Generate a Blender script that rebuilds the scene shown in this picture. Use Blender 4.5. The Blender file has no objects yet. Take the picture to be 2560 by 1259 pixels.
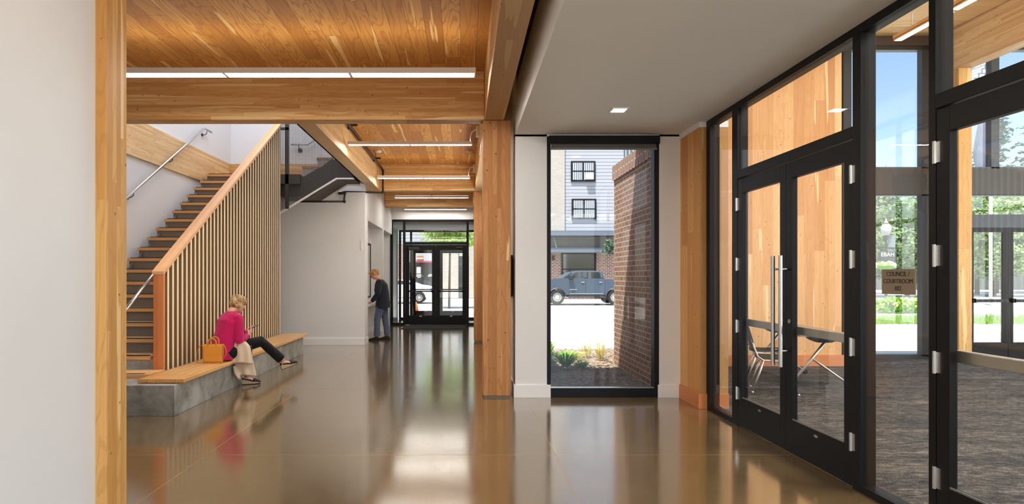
import bpy, bmesh, math, random
from mathutils import Vector, Matrix, noise
random.seed(7)
sc = bpy.context.scene
COL = sc.collection
PI = math.pi

# ---------------------------------------------------------------- camera
cam_d = bpy.data.cameras.new('camera'); cam = bpy.data.objects.new('camera', cam_d); COL.objects.link(cam)
cam_d.sensor_width = 36.0; cam_d.sensor_fit = 'HORIZONTAL'; cam_d.lens = 36.0*1500/2560
cam_d.shift_x = (1280-1159)/2560; cam_d.shift_y = (690-629.5)/2560
cam_d.clip_start = 0.05; cam_d.clip_end = 400
cam.location = (0, 0, 1.5); cam.rotation_euler = (PI/2, 0, 0)
sc.camera = cam
# ---------------------------------------------------------------- world, sun, exposure
sc.view_settings.view_transform = 'Standard'; sc.view_settings.look = 'None'
sc.view_settings.gamma = 1.0; sc.view_settings.exposure = 0.58
sc.view_settings.use_curve_mapping = False
w = bpy.data.worlds.new('sky'); sc.world = w; w.use_nodes = True
nt = w.node_tree; nt.nodes.clear()
sky = nt.nodes.new('ShaderNodeTexSky'); sky.sky_type = 'NISHITA'; sky.sun_disc = False
sky.sun_elevation = math.radians(66); sky.sun_rotation = math.radians(197)
sky.air_density = 1.0; sky.dust_density = 2.0; sky.ozone_density = 2.2
bg = nt.nodes.new('ShaderNodeBackground'); bg.inputs[1].default_value = 0.21
wo = nt.nodes.new('ShaderNodeOutputWorld')
nt.links.new(sky.outputs[0], bg.inputs[0]); nt.links.new(bg.outputs[0], wo.inputs[0])
sd = bpy.data.lights.new('sun', 'SUN'); sd.energy = 9.5; sd.angle = math.radians(0.6); sd.color = (1, .95, .87)
so = bpy.data.objects.new('sun', sd); COL.objects.link(so); so.location = (0, 0, 20)
so.rotation_euler = Vector((-.62, -1, 3.07)).to_track_quat('Z', 'Y').to_euler()
cy = sc.cycles
cy.use_denoising = True; cy.max_bounces = 10; cy.diffuse_bounces = 5; cy.glossy_bounces = 5
cy.transmission_bounces = 8; cy.transparent_max_bounces = 24; cy.sample_clamp_indirect = 6.0
cy.caustics_reflective = False; cy.caustics_refractive = False

LIGHT = {'lens': 40.0, 'roomlens': 16.0, 'up': 4.5, 'recess': 14}
def area(name, loc, sx, sy, power, color, rot=(0, 0, 0)):
    d = bpy.data.lights.new(name, 'AREA'); d.shape = 'RECTANGLE'; d.size = sx; d.size_y = sy
    d.energy = power; d.color = color
    o = bpy.data.objects.new(name, d); COL.objects.link(o); o.location = loc; o.rotation_euler = rot
    return o
# added fill lights, unseen: over the stairwell, behind the camera, in the council room
area('stairwell_fill', (-3.7, 10.6, 7.2), 2.4, 4.0, 110, (.84, .88, 1.0))
area('hall_fill', (-1.0, -2.6, 3.9), 3.6, 1.6, 240, (1.0, .93, .82))
area('hall_rear_fill', (1.7, -2.4, 3.2), 1.6, 2.2, 130, (.92, .95, 1.0))
# added fill panel standing in for daylight from behind the camera
area('rear_fill', (.1, -5.6, 1.9), 5.2, 3.2, 300, (.80, .89, 1.0), (PI/2, 0, PI))
# added fill panel shining in from the unseen right of the council room
area('side_fill', (12.6, 2.6, 2.9), 5.4, 14, 800, (.94, .97, 1.0), (0, PI/2, 0))
area('council_fill', (6.0, 3.5, 5.7), 3.0, 3.0, 300, (1.0, .94, .84))

# ---------------------------------------------------------------- helpers
W = {}
def wloc(o): return W.get(o.name, Vector((0, 0, 0)))
class MB:
    def __init__(s): s.v = []; s.f = []; s.mi = []
    def add(s, vs, fs, M=None):
        b = len(s.v)
        s.v += [tuple(M @ Vector(p)) if M else tuple(p) for p in vs]
        s.f += [tuple(b+i for i in f) for f in fs]
        return s
    def box(s, x0, y0, z0, x1, y1, z1, M=None):
        if x0 > x1: x0, x1 = x1, x0
        if y0 > y1: y0, y1 = y1, y0
        if z0 > z1: z0, z1 = z1, z0
        return s.add([(x0,y0,z0),(x1,y0,z0),(x1,y1,z0),(x0,y1,z0),(x0,y0,z1),(x1,y0,z1),(x1,y1,z1),(x0,y1,z1)],
              [(0,3,2,1),(4,5,6,7),(0,1,5,4),(1,2,6,5),(2,3,7,6),(3,0,4,7)], M)
    def prism(s, pts, axis, a, b, M=None):
        """pts 2D polygon; axis 'x': pts=(y,z); 'y': pts=(x,z); 'z': pts=(x,y)"""
        def P(p, t):
            return {'x': (t, p[0], p[1]), 'y': (p[0], t, p[1]), 'z': (p[0], p[1], t)}[axis]
        n = len(pts)
        vs = [P(p, a) for p in pts] + [P(p, b) for p in pts]
        fs = [tuple(range(n)), tuple(range(2*n-1, n-1, -1))]
        fs += [(i, i+n, (i+1) % n+n, (i+1) % n) for i in range(n)]
        return s.add(vs, fs, M)
    def rings(s, rs, cap=True, M=None, closed=False):
        n = len(rs[0]); vs = [p for r in rs for p in r]; fs = []
        m = len(rs)
        for i in range(m-1 if not closed else m):
            j = (i+1) % m
            for k in range(n):
                k2 = (k+1) % n
                fs.append((i*n+k, i*n+k2, j*n+k2, j*n+k))
        if cap and not closed:
            fs.append(tuple(range(n-1, -1, -1))); fs.append(tuple(range((m-1)*n, m*n)))
        return s.add(vs, fs, M)
    def tube(s, path, r, n=10, M=None, flat=1.0, up=None, closed=False):
        path = [Vector(p) for p in path]
        R = r if isinstance(r, (list, tuple)) else [r]*len(path)
        rs = []; m = len(path); pu = None
        for i, p in enumerate(path):
            if closed: d = path[(i+1) % m]-path[i-1]
            else: d = path[min(i+1, m-1)]-path[max(i-1, 0)]
            d.normalize()
            if up is not None: u = Vector(up)
            elif pu is not None: u = pu
            else: u = Vector((0, 0, 1)) if abs(d.z) < .9 else Vector((0, 1, 0))
            u = u - d*u.dot(d)
            if u.length < 1e-4: u = d.orthogonal()
            u.normalize(); pu = u; q = d.cross(u)
            ri = R[i]; ra, rb = ri if isinstance(ri, (list, tuple)) else (ri, ri*flat)
            rs.append([tuple(p+u*ra*math.cos(2*PI*k/n)+q*rb*math.sin(2*PI*k/n)) for k in range(n)])
        return s.rings(rs, M=M, closed=closed)
    def ball(s, c, rx, ry=None, rz=None, n=14, m=9, M=None, R=None):
        ry = rx if ry is None else ry; rz = rx if rz is None else rz
        c = Vector(c); vs = []; fs = []
        for i in range(m+1):
            t = PI*i/m
            for k in range(n):
                a = 2*PI*k/n
                p = Vector((rx*math.sin(t)*math.cos(a), ry*math.sin(t)*math.sin(a), rz*math.cos(t)))
                if R: p = R @ p
                vs.append(c+p)
        for i in range(m):
            for k in range(n):
                fs.append((i*n+k, (i+1)*n+k, (i+1)*n+(k+1) % n, i*n+(k+1) % n))
        return s.add(vs, fs, M)
    def lathe(s, prof, c=(0, 0, 0), n=20, M=None, cap=True):
        rs = [[(c[0]+r*math.cos(2*PI*k/n), c[1]+r*math.sin(2*PI*k/n), c[2]+z) for k in range(n)] for r, z in prof]
        return s.rings(rs, M=M, cap=cap)
def mesh_obj(name, mb, mat, parent=None, smooth=False, bevel=0, org=None, fix=True):
    vs = [Vector(p) for p in mb.v]
    x = [p.x for p in vs]; y = [p.y for p in vs]; z = [p.z for p in vs]
    o3 = Vector(org) if org else Vector(((min(x)+max(x))/2, (min(y)+max(y))/2, min(z)))
    me = bpy.data.meshes.new(name)
    me.from_pydata([tuple(p-o3) for p in vs], [], mb.f)
    if fix:
        bm = bmesh.new(); bm.from_mesh(me)
        bmesh.ops.recalc_face_normals(bm, faces=bm.faces)
        bm.to_mesh(me); bm.free()
    if smooth: me.polygons.foreach_set('use_smooth', [True]*len(me.polygons))
    me.materials.append(mat); me.update()
    o = bpy.data.objects.new(name, me); COL.objects.link(o)
    W[o.name] = o3.copy()
    if parent: o.parent = parent; o.location = o3-wloc(parent)
    else: o.location = o3
    if bevel:
        b = o.modifiers.new('bevel', 'BEVEL'); b.width = bevel; b.segments = 2; b.limit_method = 'ANGLE'
        b.angle_limit = math.radians(40)
    return o
def thing(name, label, cat, loc=(0, 0, 0), group=None, kind=None):
    o = bpy.data.objects.new(name, None); COL.objects.link(o); o.location = loc; o.empty_display_size = .1
    W[o.name] = Vector(loc); o['label'] = label
    if cat: o['category'] = cat
    if group: o['group'] = group
    if kind: o['kind'] = kind
    return o
def part(name, mb, mat, parent, smooth=False, bevel=0, label=None, fix=True):
    o = mesh_obj(name, mb, mat, parent, smooth, bevel, fix=fix)
    if label: o['label'] = label
    return o
def solid(name, mb, mat, label, cat, group=None, smooth=False, bevel=0, kind=None, fix=True):
    o = mesh_obj(name, mb, mat, None, smooth, bevel, fix=fix)
    o['label'] = label; o['category'] = cat
    if group: o['group'] = group
    if kind: o['kind'] = kind
    return o
def struct(name, mb, mat, parent=None, smooth=False, bevel=0, label=None, fix=True):
    o = mesh_obj(name, mb, mat, parent, smooth, bevel, fix=fix)
    if not parent: o['kind'] = 'structure'
    if label: o['label'] = label
    return o
def sempty(name, loc, label=None):
    o = bpy.data.objects.new(name, None); COL.objects.link(o); o.location = loc; W[o.name] = Vector(loc)
    o['kind'] = 'structure'
    if label: o['label'] = label
    return o
def copy_tree(o, parent=None):
    c = o.copy(); COL.objects.link(c); W[c.name] = wloc(o).copy()
    if parent: c.parent = parent
    for ch in list(o.children): copy_tree(ch, c)
    return c
def B(*a): return MB().box(*a)

# ---------------------------------------------------------------- materials
def srgb(r, g, b):
    f = lambda c: ((c/255+.055)/1.055)**2.4 if c > 10 else c/255/12.92
    return (f(r), f(g), f(b), 1)
class NT:
    def __init__(s, name):
        s.m = bpy.data.materials.new(name); s.m.use_nodes = True
        s.t = s.m.node_tree; s.t.nodes.clear(); s.out = s.t.nodes.new('ShaderNodeOutputMaterial')
    def n(s, typ, **k):
        o = s.t.nodes.new('ShaderNode'+typ)
        for a, b in k.items(): setattr(o, a, b)
        return o
    def l(s, a, b): s.t.links.new(a, b)
    def put(s, sock, v):
        if isinstance(v, bpy.types.NodeSocket): s.l(v, sock)
        else: sock.default_value = v
    def math(s, op, a, b=None, c=None):
        o = s.n('Math', operation=op); s.put(o.inputs[0], a)
        if b is not None: s.put(o.inputs[1], b)
        if c is not None: s.put(o.inputs[2], c)
        return o.outputs[0]
    def comb(s, x, y, z):
        o = s.n('CombineXYZ'); s.put(o.inputs[0], x); s.put(o.inputs[1], y); s.put(o.inputs[2], z); return o.outputs[0]
    def obj(s):
        tc = s.n('TexCoord'); sp = s.n('SeparateXYZ'); s.l(tc.outputs['Object'], sp.inputs[0]); return tc.outputs['Object'], sp.outputs
    def noise(s, vec, scale, detail=3, rough=.5, dist=0):
        o = s.n('TexNoise'); s.put(o.inputs['Vector'], vec); o.inputs['Scale'].default_value = scale
        o.inputs['Detail'].default_value = detail; o.inputs['Roughness'].default_value = rough
        o.inputs['Distortion'].default_value = dist; return o.outputs[0]
    def mix(s, f, a, b, mode='MIX'):
        o = s.n('Mix', data_type='RGBA', blend_type=mode); s.put(o.inputs[0], f); s.put(o.inputs[6], a); s.put(o.inputs[7], b)
        return o.outputs[2]
    def ramp(s, f, *st):
        o = s.n('ValToRGB'); s.put(o.inputs[0], f); cr = o.color_ramp
        while len(cr.elements) < len(st): cr.elements.new(.5)
        for e, (p, c) in zip(cr.elements, st): e.position = p; e.color = c if len(c) == 4 else (*c, 1)
        return o.outputs[0]
    def ss(s, v, a, b):
        o = s.n('MapRange', interpolation_type='SMOOTHSTEP'); s.put(o.inputs[0], v); o.inputs[1].default_value = a; o.inputs[2].default_value = b
        return o.outputs[0]
    def bump(s, h, st=.3, d=.01):
        o = s.n('Bump'); s.put(o.inputs['Height'], h); o.inputs['Strength'].default_value = st; o.inputs['Distance'].default_value = d; return o.outputs[0]
    def bsdf(s, col, rough=.5, metal=0, spec=.5, normal=None, **k):
        o = s.n('BsdfPrincipled'); s.put(o.inputs['Base Color'], col); s.put(o.inputs['Roughness'], rough)
        s.put(o.inputs['Metallic'], metal); o.inputs['Specular IOR Level'].default_value = spec
        if normal is not None: s.l(normal, o.inputs['Normal'])
        for a, b in k.items(): o.inputs[a.replace('_', ' ')].default_value = b
        s.l(o.outputs[0], s.out.inputs[0]); return o
def plain(name, col, rough=.5, metal=0, spec=.5, var=.06, nscale=8, bump=0, bscale=60):
    t = NT(name); v, _ = t.obj()
    n = t.noise(v, nscale, 3)
    c2 = tuple(max(0, c*(1-var*2)) for c in col[:3])+(1,); c1 = tuple(min(1, c*(1+var)) for c in col[:3])+(1,)
    c = t.mix(n, c2, c1)
    nm = t.bump(t.noise(v, bscale, 3), bump, .01) if bump else None
    t.bsdf(c, rough, metal, spec, nm); return t.m
def emis(name, col, st):
    t = NT(name); e = t.n('Emission'); e.inputs[0].default_value = col; e.inputs[1].default_value = st
    t.l(e.outputs[0], t.out.inputs[0]); return t.m
def glass(name, tint=(.93, .96, .95, 1), r0=.045, k=.9):
    """thin pane: half of the (two-surface) reflection on each of its two faces"""
    t = NT(name); tr = t.n('BsdfTransparent'); tr.inputs[0].default_value = tuple(math.sqrt(c) for c in tint)
    gl = t.n('BsdfGlossy'); gl.inputs['Roughness'].default_value = 0.0
    g = t.n('NewGeometry'); dp = t.n('VectorMath', operation='DOT_PRODUCT')
    t.l(g.outputs['Incoming'], dp.inputs[0]); t.l(g.outputs['Normal'], dp.inputs[1])
    c = t.math('SUBTRACT', 1, t.math('ABSOLUTE', dp.outputs['Value']))
    f = t.math('MULTIPLY_ADD', t.math('POWER', c, 5), k, r0)
    mx = t.n('MixShader'); t.l(t.math('MINIMUM', f, 1.0), mx.inputs[0]); t.l(tr.outputs[0], mx.inputs[1]); t.l(gl.outputs[0], mx.inputs[2])
    t.l(mx.outputs[0], t.out.inputs[0]); return t.m
def wood(name, g, b, bw, L, cd, cm, cl, cream, seam=.0015, rough=.5, streak=.62, knots=.125, amp=1.0, ks=8, seamdark=.35):
    """g grain axis, b axis across which boards/laminations are stacked"""
    t = NT(name); v, xyz = t.obj(); o3 = 3-g-b
    u, q, r = xyz[g], xyz[b], xyz[o3]
    qb = t.math('DIVIDE', q, bw); idx = t.math('FLOOR', qb); fr = t.math('SUBTRACT', qb, idx)
    wn = t.n('TexWhiteNoise', noise_dimensions='1D'); t.l(idx, wn.inputs['W'])
    ul = t.math('ADD', t.math('DIVIDE', u, L), t.math('MULTIPLY', wn.outputs[0], 7.3))
    seg = t.math('FLOOR', ul); fu = t.math('SUBTRACT', ul, seg)
    w2 = t.n('TexWhiteNoise', noise_dimensions='2D'); t.l(t.comb(idx, seg, 0), w2.inputs['Vector'])
    rc = t.n('SeparateColor'); t.l(w2.outputs[1], rc.inputs[0])
    ra, rb, rg = rc.outputs
    ou = t.math('MULTIPLY_ADD', ra, 37, u); oq = t.math('MULTIPLY_ADD', rb, 11, q); orr = t.math('MULTIPLY_ADD', rg, 9, r)
    def sv(a, c): return t.comb(t.math('MULTIPLY', ou, a), t.math('MULTIPLY', oq, c), t.math('MULTIPLY', orr, c))
    fine = t.noise(sv(1.3, 55), 1, 3, .6)
    med = t.noise(sv(.7, 5.5), 1, 2, .5, .3)
    ring = t.math('SINE', t.math('MULTIPLY', med, 75))
    ring = t.ss(ring, .2, 1.0)
    big = t.noise(sv(.45, 9), 1, 2, .5)
    fac = t.math('ADD', t.math('MULTIPLY', ra, .55), t.math('MULTIPLY', fine, .45))
    base = t.ramp(fac, (.1, cd), (.5, cm), (.9, cl))
    base = t.mix(t.math('MULTIPLY', ring, .38*amp), base, cd)
    st = t.ss(big, streak, streak+.02)
    base = t.mix(t.math('MULTIPLY', st, .75), base, cream)
    vo = t.n('TexVoronoi', feature='F1'); t.l(v, vo.inputs['Vector']); vo.inputs['Scale'].default_value = ks
    kd = t.math('ADD', vo.outputs['Distance'], t.math('MULTIPLY', t.noise(v, 60, 2), .03))
    kn = t.math('SUBTRACT', 1, t.ss(kd, knots*.35, knots)) if knots else 0.0
    base = base if not knots else t.mix(t.math('MULTIPLY', kn, .8), base, tuple(c*.25 for c in cd[:3])+(1,))
    d = t.math('MULTIPLY', t.math('MINIMUM', fr, t.math('SUBTRACT', 1, fr)), bw)
    d2 = t.math('MULTIPLY', t.math('MINIMUM', fu, t.math('SUBTRACT', 1, fu)), L)
    sm = t.math('LESS_THAN', t.math('MINIMUM', d, d2), seam)
    base = t.mix(t.math('MULTIPLY', sm, seamdark), base, tuple(c*.12 for c in cd[:3])+(1,))
    nm = t.bump(t.math('ADD', fine, t.math('MULTIPLY', sm, -1.5)), .12, .004)
    t.bsdf(base, rough, 0, .35, nm); return t.m
def brick(name, ax, ay, cols, mortar, bw=.20, bh=.08, rot=False, msize=.009, bump=.6, vert=1.0):
    t = NT(name); v, xyz = t.obj()
    vec = t.comb(xyz[ax], xyz[ay], 0) if not rot else t.comb(xyz[ay], xyz[ax], 0)
    k = t.n('TexBrick'); t.l(vec, k.inputs['Vector']); k.inputs['Scale'].default_value = 1
    k.inputs['Brick Width'].default_value = bw; k.inputs['Row Height'].default_value = bh
    k.inputs['Mortar Size'].default_value = msize; k.inputs['Mortar Smooth'].default_value = .1; k.inputs['Bias'].default_value = 0
    k.inputs['Color1'].default_value = cols[0]; k.inputs['Color2'].default_value = cols[1]; k.inputs['Mortar'].default_value = mortar
    n = t.noise(v, 9, 4, .6); c = t.mix(t.math('MULTIPLY', n, .6), k.outputs[0], cols[2])
    c = t.mix(k.outputs['Fac'], c, mortar)
    h = t.math('ADD', t.math('MULTIPLY', k.outputs['Fac'], 1.0), t.math('MULTIPLY', t.noise(v, 40, 3), .5))
    t.bsdf(c, .9, 0, .2, t.bump(h, bump, .012)); return t.m

CD, CM, CL, CR = srgb(178, 116, 56), srgb(204, 142, 78), srgb(218, 164, 100), srgb(238, 206, 150)
M = {}
# glulam: g = grain axis, b = lamination axis
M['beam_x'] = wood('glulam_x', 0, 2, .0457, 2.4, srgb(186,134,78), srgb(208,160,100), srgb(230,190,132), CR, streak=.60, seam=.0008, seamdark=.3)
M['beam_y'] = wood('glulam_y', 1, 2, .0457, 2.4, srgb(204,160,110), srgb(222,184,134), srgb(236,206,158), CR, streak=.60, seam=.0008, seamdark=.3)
M['col'] = wood('glulam_column', 2, 0, .055, 3.1, srgb(158,102,54), srgb(182,126,74), srgb(198,146,92), CR, streak=.66, knots=.15, ks=8, seam=.0008, seamdark=.3)
M['colx'] = wood('glulam_column_side', 2, 1, .045, 2.6, srgb(184,132,68), srgb(204,152,84), srgb(220,176,108), CR, streak=.6, seam=.0008, seamdark=.3)
M['deck'] = wood('deck_planks', 1, 0, .178, 3.4, srgb(168,110,54), srgb(200,142,76), srgb(218,164,94), srgb(242,206,146), streak=.64, seam=.002, rough=.5, amp=1.7, knots=.09, seamdark=.8)
M['deck2'] = wood('room_deck_planks', 0, 1, .178, 3.4, srgb(214,168,110), srgb(228,186,128), srgb(238,204,150), srgb(246,222,174), streak=.62, seam=.002, amp=.6)
M['clt_x'] = wood('wall_boards_x', 2, 0, .172, 2.5, srgb(190,128,74), srgb(222,168,112), srgb(240,196,142), srgb(246,218,168), streak=.64, seam=.0012, knots=.13, amp=.55)
M['clt_y'] = wood('wall_boards_y', 2, 1, .19, 2.5, srgb(196,132,66), srgb(216,156,88), srgb(228,176,110), srgb(240,206,150), streak=.66, seam=.0012, knots=.13, amp=.55)
M['fir'] = wood('red_fir', 2, 0, .3, 9, srgb(188,106,54), srgb(204,122,68), srgb(214,140,84), srgb(216,140,88), streak=.8, knots=.0, amp=.4, seam=0)
M['firx'] = wood('red_fir_base', 0, 2, .3, 9, srgb(186,104,58), srgb(202,122,72), srgb(216,140,88), srgb(220,150,98), streak=.8, knots=.0, amp=.3, seam=0)
M['firy'] = wood('red_fir_base_y', 1, 2, .3, 9, srgb(186,104,58), srgb(202,122,72), srgb(216,140,88), srgb(220,150,98), streak=.8, knots=.0, amp=.3, seam=0)
M['cap'] = wood('fir_cap', 1, 0, .3, 9, *[srgb(206,150,100), srgb(222,170,120), srgb(232,186,138), srgb(238,200,156)], streak=.8, knots=0, amp=.3, seam=0)
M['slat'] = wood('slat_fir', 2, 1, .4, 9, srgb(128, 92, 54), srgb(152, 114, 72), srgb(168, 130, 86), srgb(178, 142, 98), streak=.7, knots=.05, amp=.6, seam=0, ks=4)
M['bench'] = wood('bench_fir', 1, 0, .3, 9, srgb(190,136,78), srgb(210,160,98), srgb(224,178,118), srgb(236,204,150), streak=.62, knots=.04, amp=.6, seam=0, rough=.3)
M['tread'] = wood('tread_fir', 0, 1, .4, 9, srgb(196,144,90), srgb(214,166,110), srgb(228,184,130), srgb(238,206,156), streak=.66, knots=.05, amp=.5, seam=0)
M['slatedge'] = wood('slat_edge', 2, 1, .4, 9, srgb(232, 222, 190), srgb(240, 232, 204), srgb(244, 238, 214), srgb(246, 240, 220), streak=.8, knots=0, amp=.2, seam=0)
M['white'] = plain('white_paint', srgb(226, 226, 226), .6, var=.01, nscale=1.5, bump=.05, bscale=180)
M['white2'] = plain('soffit_paint', srgb(226, 226, 224), .7, var=.01, nscale=1.2)
M['trimwhite'] = plain('trim_paint', srgb(236, 236, 236), .4, var=.01)
M['black'] = plain('black_aluminium', srgb(17, 17, 19), .42, .0, .22, var=.05)
M['black2'] = plain('matt_black', srgb(22, 22, 23), .6, var=.05)
M['slate'] = plain('slate_aluminium', srgb(44, 48, 54), .4, .0, .5, var=.03)
M['steel'] = plain('brushed_steel', srgb(200, 200, 198), .28, 1.0, var=.04, nscale=30)
M['satin'] = plain('satin_steel_bar', srgb(205, 200, 190), .38, .85, var=.03, nscale=20)
M['riser'] = plain('grey_riser', srgb(112, 106, 98), .6, var=.04)
M['bronze'] = plain('dark_bronze_steel', srgb(62, 56, 50), .55, .1, var=.05)
M['greysteel'] = plain('grey_steel', srgb(112, 114, 112), .5, .1, var=.05)
M['fixture'] = plain('fixture_white', srgb(226, 222, 218), .4, var=.01)
M['lens'] = emis('lamp_lens', (1, .95, .86, 1), LIGHT['lens'])
M['uplens'] = emis('uplight_lens', (1, .90, .74, 1), LIGHT['up'])
M['lensdim'] = emis('added_pendant_lens', (1, .95, .86, 1), 10)
M['fill_panel'] = emis('fill_panel_glow', (1, .95, .86, 1), 6)  # glow of the added panel behind the middle column
M['lens2'] = emis('room_lamp_lens', (1, .95, .86, 1), LIGHT['roomlens'])
M['lens3'] = emis('recessed_lens', (1, .95, .86, 1), LIGHT['recess'])
M['glass'] = glass('clear_glass', (.95, .975, .965, 1), .035, .6)
M['glassd'] = glass('partition_glass', (.94, .96, .95, 1), .045, .7)
M['darkglass'] = plain('dark_glass', srgb(36, 44, 48), .05, 0, .8, var=.3, nscale=1)
M['rubber'] = plain('black_rubber', srgb(20, 20, 20), .8)
M['pipe'] = plain('black_pipe', srgb(38, 36, 36), .45, .2)
M['mat'] = plain('entrance_mat', srgb(44, 42, 42), .95, bump=.5, bscale=300)
def floor_mat():
    t = NT('polished_concrete'); tc = t.n('NewGeometry'); sp = t.n('SeparateXYZ'); v = tc.outputs['Position']; t.l(v, sp.inputs[0])
    a = t.noise(v, .8, 5, .6); b = t.noise(v, 9, 4, .65); f = t.noise(v, 240, 2)
    c = t.ramp(t.math('ADD', t.math('MULTIPLY', a, .6), t.math('MULTIPLY', b, .4)), (.3, srgb(92, 73, 46)), (.5, srgb(110, 90, 59)), (.7, srgb(126, 106, 72)))
    c = t.mix(t.math('MULTIPLY', t.ss(f, .55, .75), .25), c, srgb(170, 152, 120))
    def joint(o, off, p):
        q = t.math('DIVIDE', t.math('SUBTRACT', sp.outputs[o], off), p)
        fr = t.math('ABSOLUTE', t.math('SUBTRACT', t.math('FRACT', t.math('ADD', q, .5)), .5))
        return t.math('LESS_THAN', fr, .005/p)
    j = t.math('MAXIMUM', joint(0, -2.16, 2.93), joint(1, 5.04, 2.93))
    c = t.mix(t.math('MULTIPLY', j, .8), c, srgb(158, 128, 88))
    rg = t.math('ADD', .09, t.math('MULTIPLY', b, .12))
    t.bsdf(c, rg, 0, .5, t.bump(t.noise(v, 3.0, 3), .03, .02), Coat_Roughness=.12, Coat_IOR=1.75).inputs['Coat Weight'].default_value = 1.0
    t.l(t.math('SUBTRACT', .9, t.math('MULTIPLY', j, .8)), [n for n in t.t.nodes if n.type == 'BSDF_PRINCIPLED'][0].inputs['Coat Weight']); return t.m
M['floor'] = floor_mat()
def carpet_mat():
    t = NT('carpet_tile'); v, xyz = t.obj()
    s = t.comb(t.math('MULTIPLY', xyz[0], 9.0), t.math('MULTIPLY', xyz[1], 26), 0)
    a = t.noise(s, 1, 4, .7, .4); b = t.noise(v, 150, 3, .7)
    s2 = t.comb(t.math('MULTIPLY', xyz[0], .9), t.math('MULTIPLY', xyz[1], 4), 5)
    d = t.noise(s2, 1, 3, .6)
    f = t.math('ADD', t.math('ADD', t.math('MULTIPLY', a, .45), t.math('MULTIPLY', b, .5)), t.math('MULTIPLY', d, .25))
    c = t.ramp(f, (.46, srgb(28, 31, 37)), (.61, srgb(76, 77, 80)), (.78, srgb(164, 152, 136)))
    t.bsdf(c, .95, 0, .1, t.bump(b, .6, .01)); return t.m
M['carpet'] = carpet_mat()
def conc(name, c1, c2, c3, sc=3):
    t = NT(name); v, _ = t.obj(); a = t.noise(v, sc, 6, .65, .3); b = t.noise(v, 60, 3)
    p = t.n('TexVoronoi'); t.l(v, p.inputs['Vector']); p.inputs['Scale'].default_value = 26
    c = t.ramp(a, (.3, c1), (.5, c2), (.72, c3)); c = t.mix(t.math('MULTIPLY', t.math('SUBTRACT', 1, t.ss(p.outputs[0], .05, .14)), .5), c, c1)
    t.bsdf(c, .7, 0, .3, t.bump(t.math('ADD', b, a), .15, .01)); return t.m
M['conc'] = conc('bench_concrete', srgb(112, 108, 100), srgb(150, 148, 142), srgb(178, 178, 174))
M['pave'] = conc('plaza_concrete', srgb(196, 194, 188), srgb(206, 204, 198), srgb(214, 212, 208), .5)
M['road'] = conc('asphalt', srgb(150, 150, 150), srgb(162, 162, 162), srgb(172, 172, 172), 1)
M['mulch'] = conc('bark_mulch', srgb(66, 56, 48), srgb(112, 98, 84), srgb(170, 152, 130), 30)
BR = [srgb(178, 130, 100), srgb(152, 108, 82), srgb(100, 74, 62)]
M['brickx'] = brick('orange_brick', 1, 2, BR, srgb(176, 168, 158))
M['soldier'] = brick('soldier_brick', 1, 2, BR, srgb(206, 200, 190), bw=.25, bh=.08, rot=True)
M['bricky'] = brick('red_brick_front', 0, 2, [srgb(152, 106, 92), srgb(120, 80, 70), srgb(104, 74, 68)], srgb(190, 184, 176), bw=.3, bh=.11, msize=.015, bump=.1)
M['wbrick'] = brick('white_brick_front', 0, 2, [srgb(176, 170, 162), srgb(166, 160, 152), srgb(136, 128, 122)], srgb(150, 144, 138), bw=.4, bh=.13, msize=.012, bump=.1)
def siding():
    t = NT('grey_lap_siding'); v, xyz = t.obj()
    f = t.math('FRACT', t.math('DIVIDE', xyz[2], .24)); d = t.math('LESS_THAN', f, .13)
    t.bsdf(t.mix(d, srgb(158, 160, 166), srgb(80, 84, 94)), .6, 0, .3, t.bump(f, .3, .03)); return t.m
M['siding'] = siding()
def stripes(name, ax, p, c1, c2, w=.5, rough=.4):
    t = NT(name); v, xyz = t.obj()
    f = t.math('FRACT', t.math('DIVIDE', xyz[ax], p)); d = t.math('LESS_THAN', f, w)
    t.bsdf(t.mix(d, c1, c2), rough, 0, .5); return t.m
M['blinds'] = stripes('window_blinds', 0, .13, srgb(176, 180, 186), srgb(66, 80, 98), .45)
def mesh_mat():
    t = NT('woven_wire_mesh'); v, xyz = t.obj()
    a = t.math('LESS_THAN', t.math('FRACT', t.math('DIVIDE', xyz[0], .024)), .40)
    b = t.math('LESS_THAN', t.math('FRACT', t.math('DIVIDE', xyz[2], .024)), .10)
    k = t.math('MAXIMUM', a, b)
    p = t.n('BsdfPrincipled'); p.inputs['Base Color'].default_value = srgb(84, 80, 76); p.inputs['Roughness'].default_value = .5
    tr = t.n('BsdfTransparent'); mx = t.n('MixShader'); t.l(k, mx.inputs[0]); t.l(tr.outputs[0], mx.inputs[1]); t.l(p.outputs[0], mx.inputs[2])
    t.l(mx.outputs[0], t.out.inputs[0]); return t.m
M['mesh'] = mesh_mat()
# ================================================================ SETTING
XP = 2.75           # hall face of the black council room partition
def S(name, args, mat, **k): return struct(name, B(*args), mat, **k)
fl = MB(); fl.box(-5.5, -6, -.12, 2.80, 7.55, 0); fl.box(-5.5, 7.55, -.12, .80, 21.0, 0)
struct('floor', fl, M['floor'], label='polished brown concrete hall floor with saw cut joints')
S('floor_council_room', (2.80, -6, -.12, 12, 11.0, .004), M['carpet'], label='dark grey mottled carpet of the council room')
ce = MB(); ce.box(-5.5, -6, 4.03, .70, 7.62, 4.18); ce.box(-2.12, 7.62, 4.03, .80, 18.6, 4.18); ce.box(-5.5, 13.76, 4.03, -2.12, 18.6, 4.18)
struct('ceiling', ce, M['deck'], label='orange plank timber ceiling over the hall')
sf = MB(); sf.box(.64, -6, 3.25, XP+.11, 7.42, 3.40)
struct('ceiling_soffit', sf, M['white2'], label='lowered white plaster ceiling over the right aisle')
fa = MB(); fa.box(.64, -6, 3.40, .70, 7.42, 3.84)
struct('trim_1', fa, M['white2'], label='white side of the lowered ceiling')
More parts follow.
